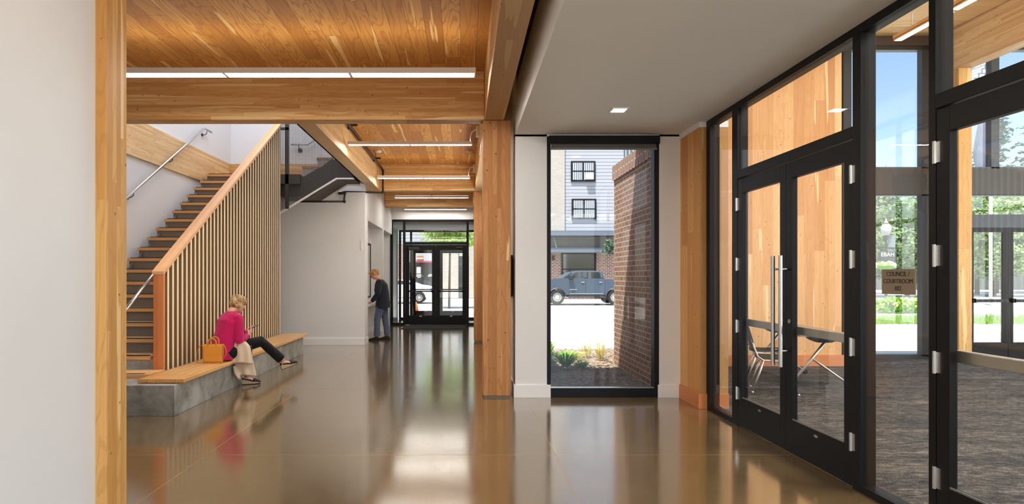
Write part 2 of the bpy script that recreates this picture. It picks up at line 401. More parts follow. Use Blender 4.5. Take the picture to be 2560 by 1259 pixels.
fb = MB(); fb.box(.655, -6, 3.84, .70, 7.42, 4.03)
struct('slot_shade', fb, M['black2'])  # black strip paints the shade in the slot beside the long beam
# left wall near the camera
S('wall_left', (-2.75, -6, 0, -2.264, 3.86, 4.03), M['white'], label='white wall at the left edge')
S('wall_stair', (-5.5, -6, 0, -5.3, 13.8, 7.5), M['white'], label='tall white wall behind the staircase')
S('wall_stair_back', (-5.3, 13.66, 4.03, -2.1, 13.86, 7.5), M['white'], label='pale wall above the stair landing')
sv = MB(); sv.box(-2.12, 7.62, 4.18, -2.0, 13.7, 7.5); sv.box(-5.3, 7.5, 4.18, -2.0, 7.62, 7.5)
struct('wall_stair_upper', sv, M['white'])
S('ceiling_stairwell', (-5.5, 7.5, 7.5, -2.0, 13.86, 7.6), M['white'])
S('wall_back_left', (-5.3, 13.1, 0, -2.154, 13.5, 3.33), M['white'], label='white wall beyond the end of the bench')
hl = MB()
hl.box(-2.75, 13.5, 3.33, -2.2, 18.4, 4.03); hl.box(-2.75, 13.1, 2.78, -2.154, 13.5, 3.34) if 0 else None
hl.box(-2.75, 13.5, 2.78, -2.2, 18.4, 3.33)
hl.box(-2.75, 13.5, 0, -2.52, 16.34, 2.78); hl.box(-2.75, 16.54, 0, -2.48, 18.4, 2.78)
hl.box(-2.75, 16.34, 0, -2.2, 16.54, 2.78)
hl.box(-2.48, 18.32, 0, -2.27, 18.4, 2.78)
struct('wall_hall_left', hl, M['white'], label='white hall wall with service counter recess')
S('wall_hall_right', (.64, 7.56, 0, .80, 18.6, 4.03), M['white'], label='white hall wall carrying the screen')
fh = MB(); fh.box(-2.30, 18.4, 3.24, .64, 18.6, 4.03)
struct('wall_far', fh, M['white'], label='white wall above the entrance doors')
ww = MB(); ww.box(.64, 7.42, 0, 1.03, 7.56, 3.26); ww.box(2.42, 7.42, 0, 2.68, 7.56, 3.26); ww.box(.64, 7.42, 3.227, XP, 7.56, 4.3)
struct('wall_window', ww, M['white'], label='white wall around the tall courtyard window')
wd = MB(); wd.box(2.68, 6.80, 0, 3.0, 7.56, 3.19)
struct('wall_right', wd, M['clt_y'], label='knotty vertical board wall beside the partition')
S('trim_3', (2.665, 6.80, 3.19, 3.0, 7.42, 3.26), M['trimwhite'])
# council room shell
cw = MB(); cw.box(2.98, 10.0, 0, 6.3, 10.25, 5.85)
struct('wall_council_back', cw, M['clt_x'], label='tall orange board wall at the back of the council room')
cu = MB(); cu.box(XP, -6, 3.27, XP+.11, 6.80, 5.85)
struct('wall_council_partition', cu, M['white'])
cv = MB(); cv.box(2.8, 7.56, 0, 3.0, 10.3, 3.4); cv.box(2.86, 6.8, 3.27, 3.0, 10.3, 5.85)
struct('wall_council_left', cv, M['white'])
S('ceiling_council', (2.75, -6, 5.85, 12, 11.1, 6.0), M['deck2'], label='pale plank ceiling of the council room')
w6 = sempty('window_6', (12, 2.5, 0)); m = MB()  # unseen glazed side, put in so light reaches the hall from the right
for y in (-6, -3.2, -.4, 2.4, 5.2, 8.0, 10.9): m.box(12, y, 0, 12.12, y+.08, 5.85)
m.box(12, -6, 0, 12.12, 10.98, .1); m.box(12, -6, 5.75, 12.12, 10.98, 5.85); m.box(12, -6, 2.95, 12.12, 10.98, 3.05)
part('frame', m, M['black'], w6); part('glass_pane', B(12.05, -6, .1, 12.056, 10.9, 5.75), M['glass'], w6)
hb = MB(); hb.box(6.3, 10.86, 5.68, 12, 11.06, 5.85)
struct('trim_4', hb, plain('brown_header', srgb(84, 64, 50), .6))
bk = MB(); bk.box(2.6, 7.56, -.1, 2.8, 10.37, 3.17)
struct('wall_courtyard_brick', bk, M['brickx'], label='orange brick wall outside the courtyard window')
b2 = MB(); b2.box(2.582, 7.56, 3.15, 2.8, 10.42, 3.40)
struct('trim_5', b2, M['soldier'], label='upright brick course capping the brick wall')
b3 = MB(); b3.box(2.78, 7.56, 3.40, 2.86, 10.42, 5.85)
struct('wall_courtyard_upper', b3, stripes('ribbed_panel', 1, .22, srgb(196, 204, 212), srgb(96, 104, 114), .7))
# outer roof masses (outside, above the rooms)
rf = MB(); rf.box(-5.5, -6, 7.6, 2.75, 7.56, 7.75); rf.box(2.75, -6, 6.0, 12.2, 11.1, 6.3)
struct('trim_roof', rf, M['bronze'])
us = MB(); us.box(-2.0, 7.45, 4.2, 2.75, 7.56, 7.6)
struct('wall_upper_front', us, M['siding'])
# baseboards
def bb(name, *boxes, mat='trimwhite', **k):
    m = MB()
    for b in boxes: m.box(*b)
    return struct(name, m, M[mat], bevel=.003, **k)
bb('baseboard_left', (-2.264, -6, 0, -2.25, 3.55, .15))
bb('baseboard_back_left', (-5.28, 13.08, 0, -2.14, 13.1, .15), (-2.154, 13.08, 0, -2.138, 13.5, .15))
bb('baseboard_hall_left', (-2.2, 16.34, 0, -2.185, 16.54, .15), (-2.52, 13.5, 0, -2.505, 16.34, .15), (-2.47, 18.30, 0, -2.27, 18.32, .15), (-2.52, 16.32, 0, -2.2, 16.34, .15))
bb('baseboard_window', (.62, 7.40, 0, 1.075, 7.42, .16), (2.40, 7.40, 0, 2.66, 7.42, .16), (.62, 7.42, 0, .64, 18.38, .16), (1.03, 7.42, 0, 1.05, 7.50, .16))
bb('baseboard_right', (2.655, 6.79, 0, 2.68, 7.40, .17), (2.655, 6.775, 0, 3.0, 6.80, .17), mat='firy', label='reddish fir baseboard of the board wall')
bb('baseboard_council', (3.0, 9.975, .004, 6.34, 10.0, .19), mat='firx', label='reddish fir baseboard in the council room')

# ================================================================ TIMBER FRAME
def tmb(name, args, mat, label, cat, group=None):
    return solid(name, B(*args), M[mat], label, cat, group, bevel=.006)
c1 = thing('glulam_column', 'large glulam column in the middle, left of the white window wall', 'column', (.41, 7.6, 0))
part('shaft', B(.241, 7.43, .02, .585, 7.77, 3.43), M['col'], c1, bevel=.006)
part('base_plate', B(.25, 7.44, 0, .576, 7.76, .02), M['greysteel'], c1, label='dark steel base')
c2 = thing('glulam_column', 'distant glulam column standing right of the glazed entrance', 'column', (.41, 13.8, 0))
part('shaft', B(.236, 13.6, .03, .585, 13.94, 3.43), M['col'], c2, bevel=.006)
part('base_plate', B(.25, 13.61, 0, .576, 13.93, .03), M['greysteel'], c2, label='dark steel base')
tmb('glulam_column', (-2.50, 3.69, 0, -2.2, 3.92, 4.03), 'colx', 'cropped glulam column at the left edge beside the white wall', 'column')
tmb('glulam_beam', (.26, -6, 3.43, .50, 7.42, 4.03), 'beam_y', 'long glulam beam overhead running toward the camera, ending on the middle column', 'beam')
tmb('glulam_beam', (.26, 7.78, 3.43, .50, 16.68, 4.03), 'beam_y', 'glulam beam running from the middle column toward the entrance', 'beam')
tmb('glulam_beam', (-5.28, 7.40, 3.43, .255, 7.62, 4.03), 'beam_x', 'wide glulam cross beam just behind the long near pendant lamp', 'beam')
tmb('glulam_beam', (-5.28, 13.52, 3.43, .255, 13.74, 4.03), 'beam_x', 'glulam cross beam behind the second hall pendant, over the box wall', 'beam')
tmb('glulam_beam', (-2.19, 16.7, 3.43, .255, 16.92, 4.03), 'beam_x', 'farthest glulam cross beam before the entrance', 'beam')
tmb('glulam_beam', (-2.095, 7.63, 3.43, -1.88, 13.51, 4.02), 'beam_y', 'pale glulam beam along the edge of the stair opening', 'beam')
tmb('glulam_beam', (-5.295, 5.9, 3.41, -5.262, 13.50, 4.03), 'beam_y', 'glulam beam let into the white stair wall behind the handrail', 'beam')
fascia = solid('edge_angle', B(-2.20, 7.63, 3.50, -2.10, 13.0, 3.53).box(-2.20, 7.63, 3.50, -2.18, 13.0, 4.1), M['greysteel'],
      'grey steel angle lining the stair opening beam', 'steel angle')
# slot behind the long beam, its shade painted as a black strip
tmb('glulam_column', (8.6, 10.42, .004, 8.83, 10.66, 5.12), 'colx', 'timber column inside the council room beside its glazed doors', 'column')
tmb('glulam_beam', (8.6, -1, 5.12, 8.86, 10.8, 5.84), 'beam_y', 'glulam beam under the council room ceiling', 'beam')
tmb('steel_post', (6.33, 10.0, .004, 6.47, 10.2, 5.84), 'black2', 'black steel post at the end of the council room board wall', 'post')

# ================================================================ LAMPS
def pendant(name, x0, x1, y, z, nseg, label, group, cables, d=.10, h=.05, boxside=False, lens='lens'):
    t = thing(name, label, 'pendant lamp', ((x0+x1)/2, y, z), group)
    hs = MB()
    hs.box(x0, y-d/2+.012, z+.02, x1, y+d/2-.012, z+h)
    hs.box(x0, y-d/2, z, x1, y-d/2+.012, z+h); hs.box(x0, y+d/2-.012, z, x1, y+d/2, z+h)
    seg = (x1-x0)/nseg
    for k in range(nseg+1):
        xx = x0+k*seg; ww_ = .014
        hs.box(max(x0, xx-ww_), y-d/2+.012, z, min(x1, xx+ww_), y+d/2-.012, z+.02)
    part('housing', hs, M['fixture'], t)
    for k in range(nseg):
        part('lens', B(x0+k*seg+.016, y-d/2+.013, z+.002, x0+(k+1)*seg-.016, y+d/2-.013, z+.018), M[lens], t)
        part('up_lens', B(x0+k*seg+.016, y-d/2+.02, z+h, x0+(k+1)*seg-.016, y+d/2-.02, z+h+.004), M['uplens'], t)
    for cx in cables:
        part('cable', MB().tube([(cx, y, z+h), (cx, y, 4.03)], .0022, 6), M['steel'], t)
    if boxside:
        part('junction_box', B(.20, y-.06, z+.13, .26, y+.06, z+.29), M['fixture'], t, bevel=.004)
        part('power_cord', MB().tube([(x1-.03, y, z+h), (x1-.03, y, z+.13), (x1-.01, y, z+.2), (x1+.04, y, z+.24), (.21, y, z+.24)], .007, 8), M['fixture'], t, smooth=True)
    return t
pendant('pendant_lamp', -3.75, .124, 6.2, 3.575, 3, 'long white linear pendant in front of the near cross beam', None, (-2.45, .115), d=.15, h=.055)
for y, lab in ((9.5, 'linear pendant hanging nearest behind the cross beam, over the hall'), (12.75, 'second linear pendant behind the cross beam, before the timber beam'),
               (15.9, 'third linear pendant behind the cross beam, over the entrance lobby')):
    pendant('pendant_lamp', -1.83, .136, y, 3.575, 2, lab, None, (-1.80,) if y < 15 else (-1.80, .12), boxside=y < 15)
pendant('pendant_lamp', -1.78, .10, 18.0, 3.50, 2, 'farthest linear pendant right before the entrance wall', None, (-1.75, .08))
for y, wh in ((2.9, 'nearest behind the camera'), (-.3, 'in the middle of three behind the view'), (-3.5, 'farthest back by the open rear end')):
    pendant('pendant_lamp', -2.05, .124, y, 3.575, 2, 'added unseen hall pendant ' + wh, 'added pendants behind the view', (-1.95, .115), d=.10, h=.055, lens='lensdim')  # unseen pendants added behind the camera to brighten the hall
wl_ = thing('wall_light', 'added glowing fill panel on the hall wall, hidden behind the middle column', 'fill light', (.60, 10.9, 2.2))  # added glowing panel, out of sight, that brightens the slats and bench
part('backplate', B(.61, 8.9, 2.2, .64, 12.9, 2.9), M['fixture'], wl_); part('diffuser', B(.60, 8.93, 2.23, .61, 12.87, 2.87), M['fill_panel'], wl_)
def recess(x, y, label, grp=None):
    t = thing('recessed_light', label, 'ceiling light', (x, y, 3.25), grp)
    m = MB()
    for a in ((x-.085, y-.085, x+.085, y-.07), (x-.085, y+.07, x+.085, y+.085), (x-.085, y-.07, x-.07, y+.07), (x+.07, y-.07, x+.085, y+.07)):
        m.box(a[0], a[1], 3.238, a[2], a[3], 3.25)
    part('frame', m, M['fixture'], t); part('lens', B(x-.07, y-.07, 3.243, x+.07, y+.07, 3.249), M['lens3'], t)
recess(1.63, 6.30, 'square recessed light in the white lowered ceiling')
recess(1.63, 3.2, 'added recessed ceiling light above the partition doors, out of view', 'recessed lights behind the view'); recess(1.63, .1, 'added unseen ceiling light above the camera position', 'recessed lights behind the view')  # two unseen recessed lights added for brightness
for x, lab in ((-1.72, 'white smoke detector on the plank ceiling, left end of the nearest hall pendant'), (.11, 'white smoke detector on the plank ceiling, right end of the nearest hall pendant')):
    solid('smoke_detector', MB().lathe([(.0, -.04), (.05, -.04), (.068, -.02), (.07, 0)], (x, 12.1, 4.03), 20), M['fixture'], lab, 'smoke detector', smooth=True)
def rpend(x, y0, y1, z, label):
    t = thing('pendant_lamp', label, 'pendant lamp', (x, y0, z))
    part('housing', B(x-.07, y0, z+.02, x+.07, y1, z+.08).box(x-.07, y0, z, x-.055, y1, z+.03).box(x+.055, y0, z, x+.07, y1, z+.03).box(x-.07, y1-.012, z, x+.07, y1, z+.03), M['tread'], t)
    part('lens', B(x-.054, y0+.01, z+.004, x+.054, y1-.014, z+.018), M['lens2'], t)
    part('cable', MB().tube([(x, y1-.3, z+.08), (x+.01, y1-.32, z+.4), (x, y1-.3, 5.85)], .006, 6), M['steel'], t, smooth=True)
rpend(6.83, 8.42, 9.45, 5.20, 'council room linear lamp seen left of the wide mullion')
rpend(6.83, 5.5, 8.36, 5.20, 'council room linear lamp seen through the top right glass')

# ================================================================ COUNCIL PARTITION (plane X = 2.75)
D = .11
wfr = sempty('window_1', (XP, 4, 0), 'black framed glass partition of the council room')
fm = MB()
fm.box(XP, -1, 3.19, XP+D, 6.80, 3.27)                      # head
fm.box(XP, 6.70, 0, XP+D, 6.80, 3.19)                       # jamb A
fm.box(XP, 6.03, 0, XP+D, 6.15, 3.19)                       # mullion B
fm.box(XP, 4.16, 0, XP+D, 4.245, 3.19)                      # mullion C
fm.box(XP, 3.50, 0, XP+D, 3.55, 3.19)                       # mullion D
fm.box(XP, 2.40, 0, XP+D, 2.48, 3.19)
fm.box(XP, 4.245, 2.475, XP+D, 6.03, 2.56); fm.box(XP, 2.48, 2.475, XP+D, 3.50, 2.56)
fm.box(XP, 6.15, 0, XP+D, 6.70, .05); fm.box(XP, 3.55, 0, XP+D, 4.16, .05); fm.box(XP, -1, 0, XP+D, 2.4, .05)
part('frame', fm, M['black'], wfr, bevel=.003)
for a in ((6.15, 6.70, .05, 3.19), (4.245, 6.03, 2.56, 3.19), (3.55, 4.16, .05, 3.19), (2.48, 3.50, 2.56, 3.19), (-1, 2.4, .05, 3.19)):
    part('glass_pane', B(XP+.022, a[0], a[2], XP+.030, a[1], a[3]), M['glassd'], wfr)
def council_door(n, y0, y1, hinge_far, label, push=True, dx=0, pull=True):
    d = sempty('door_%d' % n, (XP, (y0+y1)/2, 0), label); x0, x1 = XP+.004, XP+.05
    m = MB(); sw = .095
    m.box(x0, y0, .012, x1, y0+sw, 2.465); m.box(x0, y1-sw, .012, x1, y1, 2.465)
    m.box(x0, y0+sw, .012, x1, y1-sw, .295); m.box(x0, y0+sw, 2.325, x1, y1-sw, 2.465)
    part('door_leaf', m, M['black'], d, bevel=.002)
    part('glass_pane', B(XP+.024, y0+sw, .295, XP+.030, y1-sw, 2.325), M['glassd'], d)
    part('glazing_bead', B(x0, y0+sw, .295, XP+.012, y1-sw, .305), M['greysteel'], d)
    hy = y1 if hinge_far else y0
    for z in (.33, 1.0, 1.62, 2.22):
        part('hinge', MB().tube([(XP-.008, hy, z-.065), (XP-.008, hy, z+.065)], .011, 10).box(XP-.004, hy-.035, z-.06, XP+.004, hy-.008, z+.06), M['steel'], d, smooth=False)
    if pull:
        py = y0+.06 if hinge_far else y1-.06
        part('pull_handle', MB().tube([(XP-.075, py, .735), (XP-.075, py, 1.675)], .017, 14), M['steel'], d, smooth=False, label='long vertical steel pull bar')
        st = MB()
        for z in (.87, 1.56):
            st.tube([(XP-.075, py, z), (XP+.006, py, z)], .009, 10)
        part('handle_standoff', st, M['steel'], d, smooth=True)
        part('lock_cylinder', MB().tube([(XP-.004, py+(-.0), 1.12), (XP+.006, py, 1.12)], .018, 14), M['steel'], d)
    if push:
        part('push_bar', B(XP+.075, y0+.03, 1.005, XP+.115, y1-.03, 1.075).box(XP+.05, y0+.03, 1.0, XP+.10, y0+.10, 1.09), M['satin'], d, bevel=.006, label='horizontal satin push bar')
    part('maker_badge', MB().lathe([(0, 0), (.022, 0), (.022, .003), (0, .003)], (0, 0, 0), 14, M=Matrix.Translation((x0-.001, (y0+y1)/2, .25)) @ Matrix.Rotation(-PI/2, 4, 'Y') @ Matrix.Diagonal((.5, 1.2, 1, 1))), M['steel'], d)
    return d
council_door(1, 5.13, 6.03, True, 'black framed glass door, left leaf of the council room pair')
council_door(2, 4.25, 5.125, False, 'black framed glass door, right leaf of the council room pair')
council_door(3, 2.58, 3.495, True, 'black framed glass door at the right edge', pull=False)
# plaque
pq = thing('room_sign', 'tan plaque reading COUNCIL / COURTROOM 102 stuck on the partition glass', 'sign', (XP, 3.82, 1.38))
part('panel', B(XP+.014, 3.675, 1.385, XP+.0215, 3.966, 1.545), plain('sign_tan', srgb(134, 120, 98), .5), pq)
def text(parent, s, size, loc, rot, mat, name='lettering', align='CENTER', ext=.001):
    cu = bpy.data.curves.new(name, 'FONT'); cu.body = s; cu.size = size; cu.align_x = align; cu.align_y = 'CENTER'; cu.extrude = ext
    tmp = bpy.data.objects.new('tmp', cu); COL.objects.link(tmp); cu.materials.append(mat); bpy.context.view_layer.update()
    me = bpy.data.meshes.new_from_object(tmp.evaluated_get(bpy.context.evaluated_depsgraph_get()))
    bpy.data.objects.remove(tmp); o = bpy.data.objects.new(name, me); COL.objects.link(o)
    o.parent = parent; o.location = Vector(loc)-wloc(parent); o.rotation_euler = rot
    return o
ink = plain('sign_ink', srgb(28, 26, 24), .6)
for s, z in (('COUNCIL /', 1.513), ('COURTROOM', 1.467), ('102', 1.421)):
    text(pq, s, .0405, (XP+.0135, 3.82, z), (PI/2, 0, -PI/2), ink)

# ================================================================ COURTYARD WINDOW
w2 = sempty('window_2', (1.72, 7.45, 0), 'tall narrow window onto the courtyard')
m = MB(); m.box(1.03, 7.43, 0, 1.08, 7.56, 3.227); m.box(2.36, 7.43, 0, 2.42, 7.56, 3.227); m.box(1.08, 7.43, 0, 2.36, 7.56, .115); m.box(1.08, 7.43, 3.16, 2.36, 7.56, 3.227)
part('frame', m, M['black'], w2, bevel=.003)
part('sill_strip', B(1.08, 7.435, .112, 2.36, 7.50, .122), M['steel'], w2)
part('glass_pane', B(1.08, 7.515, .12, 2.36, 7.522, 3.16), M['glass'], w2)
rs = thing('roller_shade', 'black roller shade cassette at the head of the courtyard window', 'roller shade', (1.72, 7.42, 3.1))
part('cassette', B(1.045, 7.34, 3.125, 2.405, 7.425, 3.222), M['black'], rs, bevel=.004)
part('shade_cloth', B(1.075, 7.38, 3.075, 2.37, 7.386, 3.13), plain('shade_cloth', srgb(92, 90, 86), .8), rs, label='grey rolled shade cloth')
part('hem_bar', B(1.065, 7.372, 3.055, 2.38, 7.394, 3.078), M['greysteel'], rs, bevel=.003)

# ================================================================ ENTRANCE (inner Y 18.4, outer Y 20.8)
def entry_frame(n, y, label, top):
    e = sempty('window_%d' % n, (-.85, y, 0), label); m = MB(); d = .12
    xs0, xs1 = -2.25, .62
    m.box(xs0, y, 0, xs0+.08, y+d, top); m.box(xs1-.05, y, 0, xs1, y+d, top)
    m.box(xs0, y, top-.07, xs1, y+d, top); m.box(-1.86, y, 0, -1.79, y+d, top-.07); m.box(.09, y, 0, .16, y+d, top-.07)
    m.box(-1.79, y, 2.47, .09, y+d, 2.55); m.box(xs0+.08, y, 0, -1.86, y+d, .07); m.box(.16, y, 0, xs1-.05, y+d, .07)
    part('frame', m, M['black'], e, bevel=.003)
    for a in ((xs0+.08, -1.86, .07, top-.07), (.16, xs1-.05, .07, top-.07), (-1.79, .09, 2.55, top-.07)):
        part('glass_pane', B(a[0], y+.05, a[2], a[1], y+.056, a[3]), M['glass'], e)
    return e
e3 = entry_frame(3, 18.4, 'black framed glazed screen around the entrance doors', 3.24)
e4 = entry_frame(4, 20.8, 'outer glazed screen of the entrance vestibule', 3.10)
def entry_door(n, x0, x1, y, label, closer, hinge_left):
    d = sempty('door_%d' % n, ((x0+x1)/2, y, 0), label); m = MB(); sw = .12
    m.box(x0, y+.01, .012, x0+sw, y+.06, 2.46); m.box(x1-sw, y+.01, .012, x1, y+.06, 2.46)
    m.box(x0+sw, y+.01, .012, x1-sw, y+.06, .30); m.box(x0+sw, y+.01, 2.30, x1-sw, y+.06, 2.46)
    part('door_leaf', m, M['black'], d, bevel=.002)
    part('glass_pane', B(x0+sw, y+.035, .30, x1-sw, y+.041, 2.30), M['glass'], d)
    part('push_bar', B(x0+.06, y-.05, 1.02, x1-.06, y-.015, 1.06).box(x0+.07, y-.05, 1.0, x0+.13, y+.012, 1.08).box(x1-.13, y-.05, 1.0, x1-.07, y+.012, 1.08), M['black2'], d, bevel=.004)
    if closer:
        part('door_closer', B(*( (x0+.10, y-.06, 2.32, x0+.42, y+.008, 2.39) if hinge_left else (x1-.32, y-.05, 2.36, x1-.12, y+.008, 2.40))), M['bronze'], d, bevel=.006)
    part('maker_badge', B((x0+x1)/2-.035, y+.004, .265, (x0+x1)/2+.035, y+.01, .285), M['steel'], d)
entry_door(4, -1.785, -.853, 18.4, 'left leaf of the inner entrance doors', True, True)
entry_door(5, -.847, .085, 18.4, 'right leaf of the inner entrance doors', True, False)
entry_door(6, -1.785, -.853, 20.8, 'left leaf of the outer entrance doors', False, True)
entry_door(7, -.847, .085, 20.8, 'right leaf of the outer entrance doors', False, False)
vs = MB(); vs.box(-2.35, 18.52, 0, -2.27, 20.8, 4.0); vs.box(.62, 18.6, 0, .72, 20.8, 4.0)
struct('wall_vestibule', vs, plain('vestibule_panel', srgb(170, 176, 178), .25, spec=.6))
S('ceiling_vestibule', (-2.35, 18.6, 3.1, .72, 21.0, 3.3), M['white2'])
solid('entrance_mat', B(-1.78, 17.0, 0, .05, 18.36, .012), M['mat'], 'dark ribbed entrance mat before the glazed doors', 'mat', bevel=.003)

# ================================================================ STAIR
RZ, TR = .178, .283
def YN(n): return 7.28+(n-3)*TR
st = thing('staircase', 'straight staircase with fir treads and grey risers along the white wall', 'staircase', (-4.5, 7.3, .33))
XL, XR = -5.19, -3.80
for n in range(3, 21):
    y = YN(n); z = n*RZ; depth = TR+.03 if n < 20 else TR+.02
    x0, x1 = (XL, XR)
    tb = B(x0, y, z-.048, x1, y+depth, z)
    tr = part('tread', tb, M['tread'], st, bevel=.003)
    part('nosing_strip', B(x0+.05, y-.002, z-.001, x1-.02, y+.045, z+.009), M['black2'], tr, label='black anti slip strip')
    if n > 3:
        part('riser', B(x0+.012, y+.03, z-RZ, x1, y+.042, z-.046), M['riser'], st)
part('stringer', MB().prism([(YN(3)+.05, .36), (YN(20)+.2, 20*RZ-.25), (YN(20)+.3, 20*RZ-.25), (YN(20)+.3, 20*RZ-.05), (YN(20)+.1, 20*RZ-.05), (YN(3)+.05, 3*RZ-.05)], 'x', XL+.05, XL+.07), M['riser'], st)
part('stringer', MB().prism([(YN(3)+.05, .36), (YN(20)+.2, 20*RZ-.25), (YN(20)+.3, 20*RZ-.25), (YN(20)+.3, 20*RZ-.05), (YN(20)+.1, 20*RZ-.05), (YN(3)+.05, 3*RZ-.05)], 'x', XR-.06, XR-.04), M['riser'], st)
part('base_block', B(XL-.1, YN(3)+.03, .33, XR+.02, YN(3)+.36, 3*RZ-.05), M['conc'], st)
solid('stair_landing', B(XL, YN(20)+TR+.07, 3.37, XR, 13.51, 3.56), M['tread'], 'fir landing at the top of the long stair flight', 'landing')
sl = thing('timber_step', 'low fir step slab lying on the concrete plinth', 'step', (-4.4, 6.95, .33))
part('slab', B(-5.18, 6.87, .33, -3.60, 7.24, .375), M['tread'], sl, bevel=.003)
part('nosing_strip', B(-5.1, 6.90, .374, -3.68, 6.94, .378), M['black2'], sl)
# wall handrail
hr = thing('handrail', 'round steel handrail fixed to the white stair wall', 'handrail', (-5.2, 9, 1.6))
s_ = .63
def ZR(y): return 4.45-s_*(12.02-y)
part('rail', MB().tube([(-5.2, 7.2, ZR(7.2)), (-5.2, 12.02, 4.45), (-5.2, 12.06, 4.465), (-5.2, 12.38, 4.465)], .021, 12), M['steel'], hr, smooth=True)
for y in (9.45, 10.72, 12.15):
    z = ZR(min(y, 12.02))
    part('bracket', MB().tube([(-5.3, y, z-.09), (-5.24, y, z-.09), (-5.2, y, z-.06), (-5.2, y, z-.015)], .008, 8).tube([(-5.3, y, z-.09), (-5.285, y, z-.09)], .032, 14), M['bronze'], hr, smooth=True)
h2 = thing('handrail', 'round steel handrail on the stair side of the slatted screen', 'handrail', (-3.86, 7, 1.1))
part('rail', MB().tube([(-3.87, 6.72, 1.02), (-3.87, 7.46, 1.50), (-3.87, 11.5, 1.50+.63*4.04)], .021, 12), M['steel'], h2, smooth=True)
part('bracket', MB().tube([(-3.76, 7.6, 1.50), (-3.84, 7.6, 1.50), (-3.87, 7.6, 1.57)], .008, 8), M['bronze'], h2, smooth=True)
# slatted screen
sr = thing('slatted_screen', 'tall screen of upright fir slats under a sloping cap, behind the bench', 'screen', (-3.69, 9.6, .33))
def ZC(y): return 1.587+.634*(y-7.28)
part('newel_post', B(-3.75, 7.25, .334, -3.63, 7.30, ZC(7.28)-.03), M['fir'], sr, bevel=.003, label='reddish fir end board')
Ye = 11.95
part('cap_rail', MB().prism([(7.245, ZC(7.245)-.045), (7.245, ZC(7.245)-.005), (7.6, ZC(7.6)), (Ye, ZC(Ye)), (Ye, ZC(Ye)-.05), (7.29, ZC(7.29)-.055)], 'x', -3.765, -3.622), M['cap'], sr, bevel=.002, label='pale sloping cap board')
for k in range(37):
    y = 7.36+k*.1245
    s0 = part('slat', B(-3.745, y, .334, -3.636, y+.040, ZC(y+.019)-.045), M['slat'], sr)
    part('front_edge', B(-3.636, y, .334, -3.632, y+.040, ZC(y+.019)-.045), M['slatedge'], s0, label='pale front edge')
# upper flight rising to the right
uf = thing('upper_stair_flight', 'dark upper stair flight climbing right behind the wire mesh', 'staircase', (-3, 12.6, 2.8))
part('stringer', MB().prism([(-3.74, 3.12), (-3.10, 3.12), (-2.53, 3.485), (-2.25, 3.485), (-2.25, 4.08), (-3.24, 3.53), (-3.5, 3.42), (-3.74, 3.40)], 'y', 12.20, 12.24), M['bronze'], uf)
part('stringer', MB().prism([(-3.74, 3.14), (-3.10, 3.14), (-2.53, 3.50), (-2.25, 3.50), (-2.25, 4.08), (-3.24, 3.53), (-3.5, 3.42), (-3.74, 3.40)], 'y', 13.02, 13.06), M['bronze'], uf)
part('soffit_plate', MB().prism([(-3.74, 3.13), (-3.10, 3.13), (-2.53, 3.50), (-2.25, 3.50), (-2.25, 3.52), (-2.54, 3.52), (-3.11, 3.15), (-3.74, 3.15)], 'y', 12.24, 13.02), M['bronze'], uf)
part('edge_channel', MB().prism([(-3.74, 2.755), (-2.57, 3.465), (-2.22, 3.465), (-2.22, 3.49), (-2.578, 3.49), (-3.74, 2.785)], 'y', 12.13, 12.20), M['fixture'], uf, label='light edge channel')
part('edge_channel', MB().prism([(-3.12, 3.10), (-2.52, 3.47), (-2.25, 3.47), (-2.25, 3.495), (-2.53, 3.495), (-3.12, 3.13)], 'y', 13.03, 13.09), M['fixture'], uf, label='light edge channel')
for k in range(3):
    x = -3.27+k*.29; z = 3.56+(k+1)*RZ
    part('tread', B(x-.02, 12.22, z-.05, x+.30, 13.04, z), M['tread'], uf, bevel=.002)
    part('tread_support', MB().prism([(x, z-.21), (x+.28, z-.05), (x, z-.05)], 'y', 12.23, 12.236), M['fixture'], uf)
part('landing', B(-3.79, 12.10, 3.36, -3.30, 13.05, 3.555), M['bronze'], uf)
mg = thing('mesh_guard', 'dark woven wire guard hanging beside the upper flight', 'guard', (-3.1, 12.15, 2.8))
part('mesh_panel', MB().prism([(-3.70, 2.82), (-2.58, 3.50), (-2.25, 3.50), (-2.25, 5.4), (-3.70, 5.4)], 'y', 12.150, 12.154), M['mesh'], mg)
part('guard_post', B(-3.60, 12.10, 2.86, -3.53, 12.14, 5.4), M['bronze'], mg)
part('guard_post', B(-3.735, 12.10, 2.80, -3.70, 12.14, 5.4), M['bronze'], mg)
part('top_rail', B(-3.70, 12.10, 4.45, -3.53, 12.14, 4.50), M['bronze'], mg)
h3 = thing('handrail', 'short steel handrail on the pale wall of the landing', 'handrail', (-3.7, 13.5, 4.4))
part('rail', MB().tube([(-3.9, 13.55, 4.47), (-3.52, 13.55, 4.47), (-3.3, 13.55, 4.62), (-2.5, 13.55, 5.1)], .021, 10), M['steel'], h3, smooth=True)
part('bracket', MB().tube([(-3.72, 13.66, 4.37), (-3.72, 13.57, 4.37), (-3.72, 13.55, 4.45)], .012, 8).tube([(-3.72, 13.66, 4.36), (-3.72, 13.64, 4.36)], .05, 14), M['bronze'], h3, smooth=True)
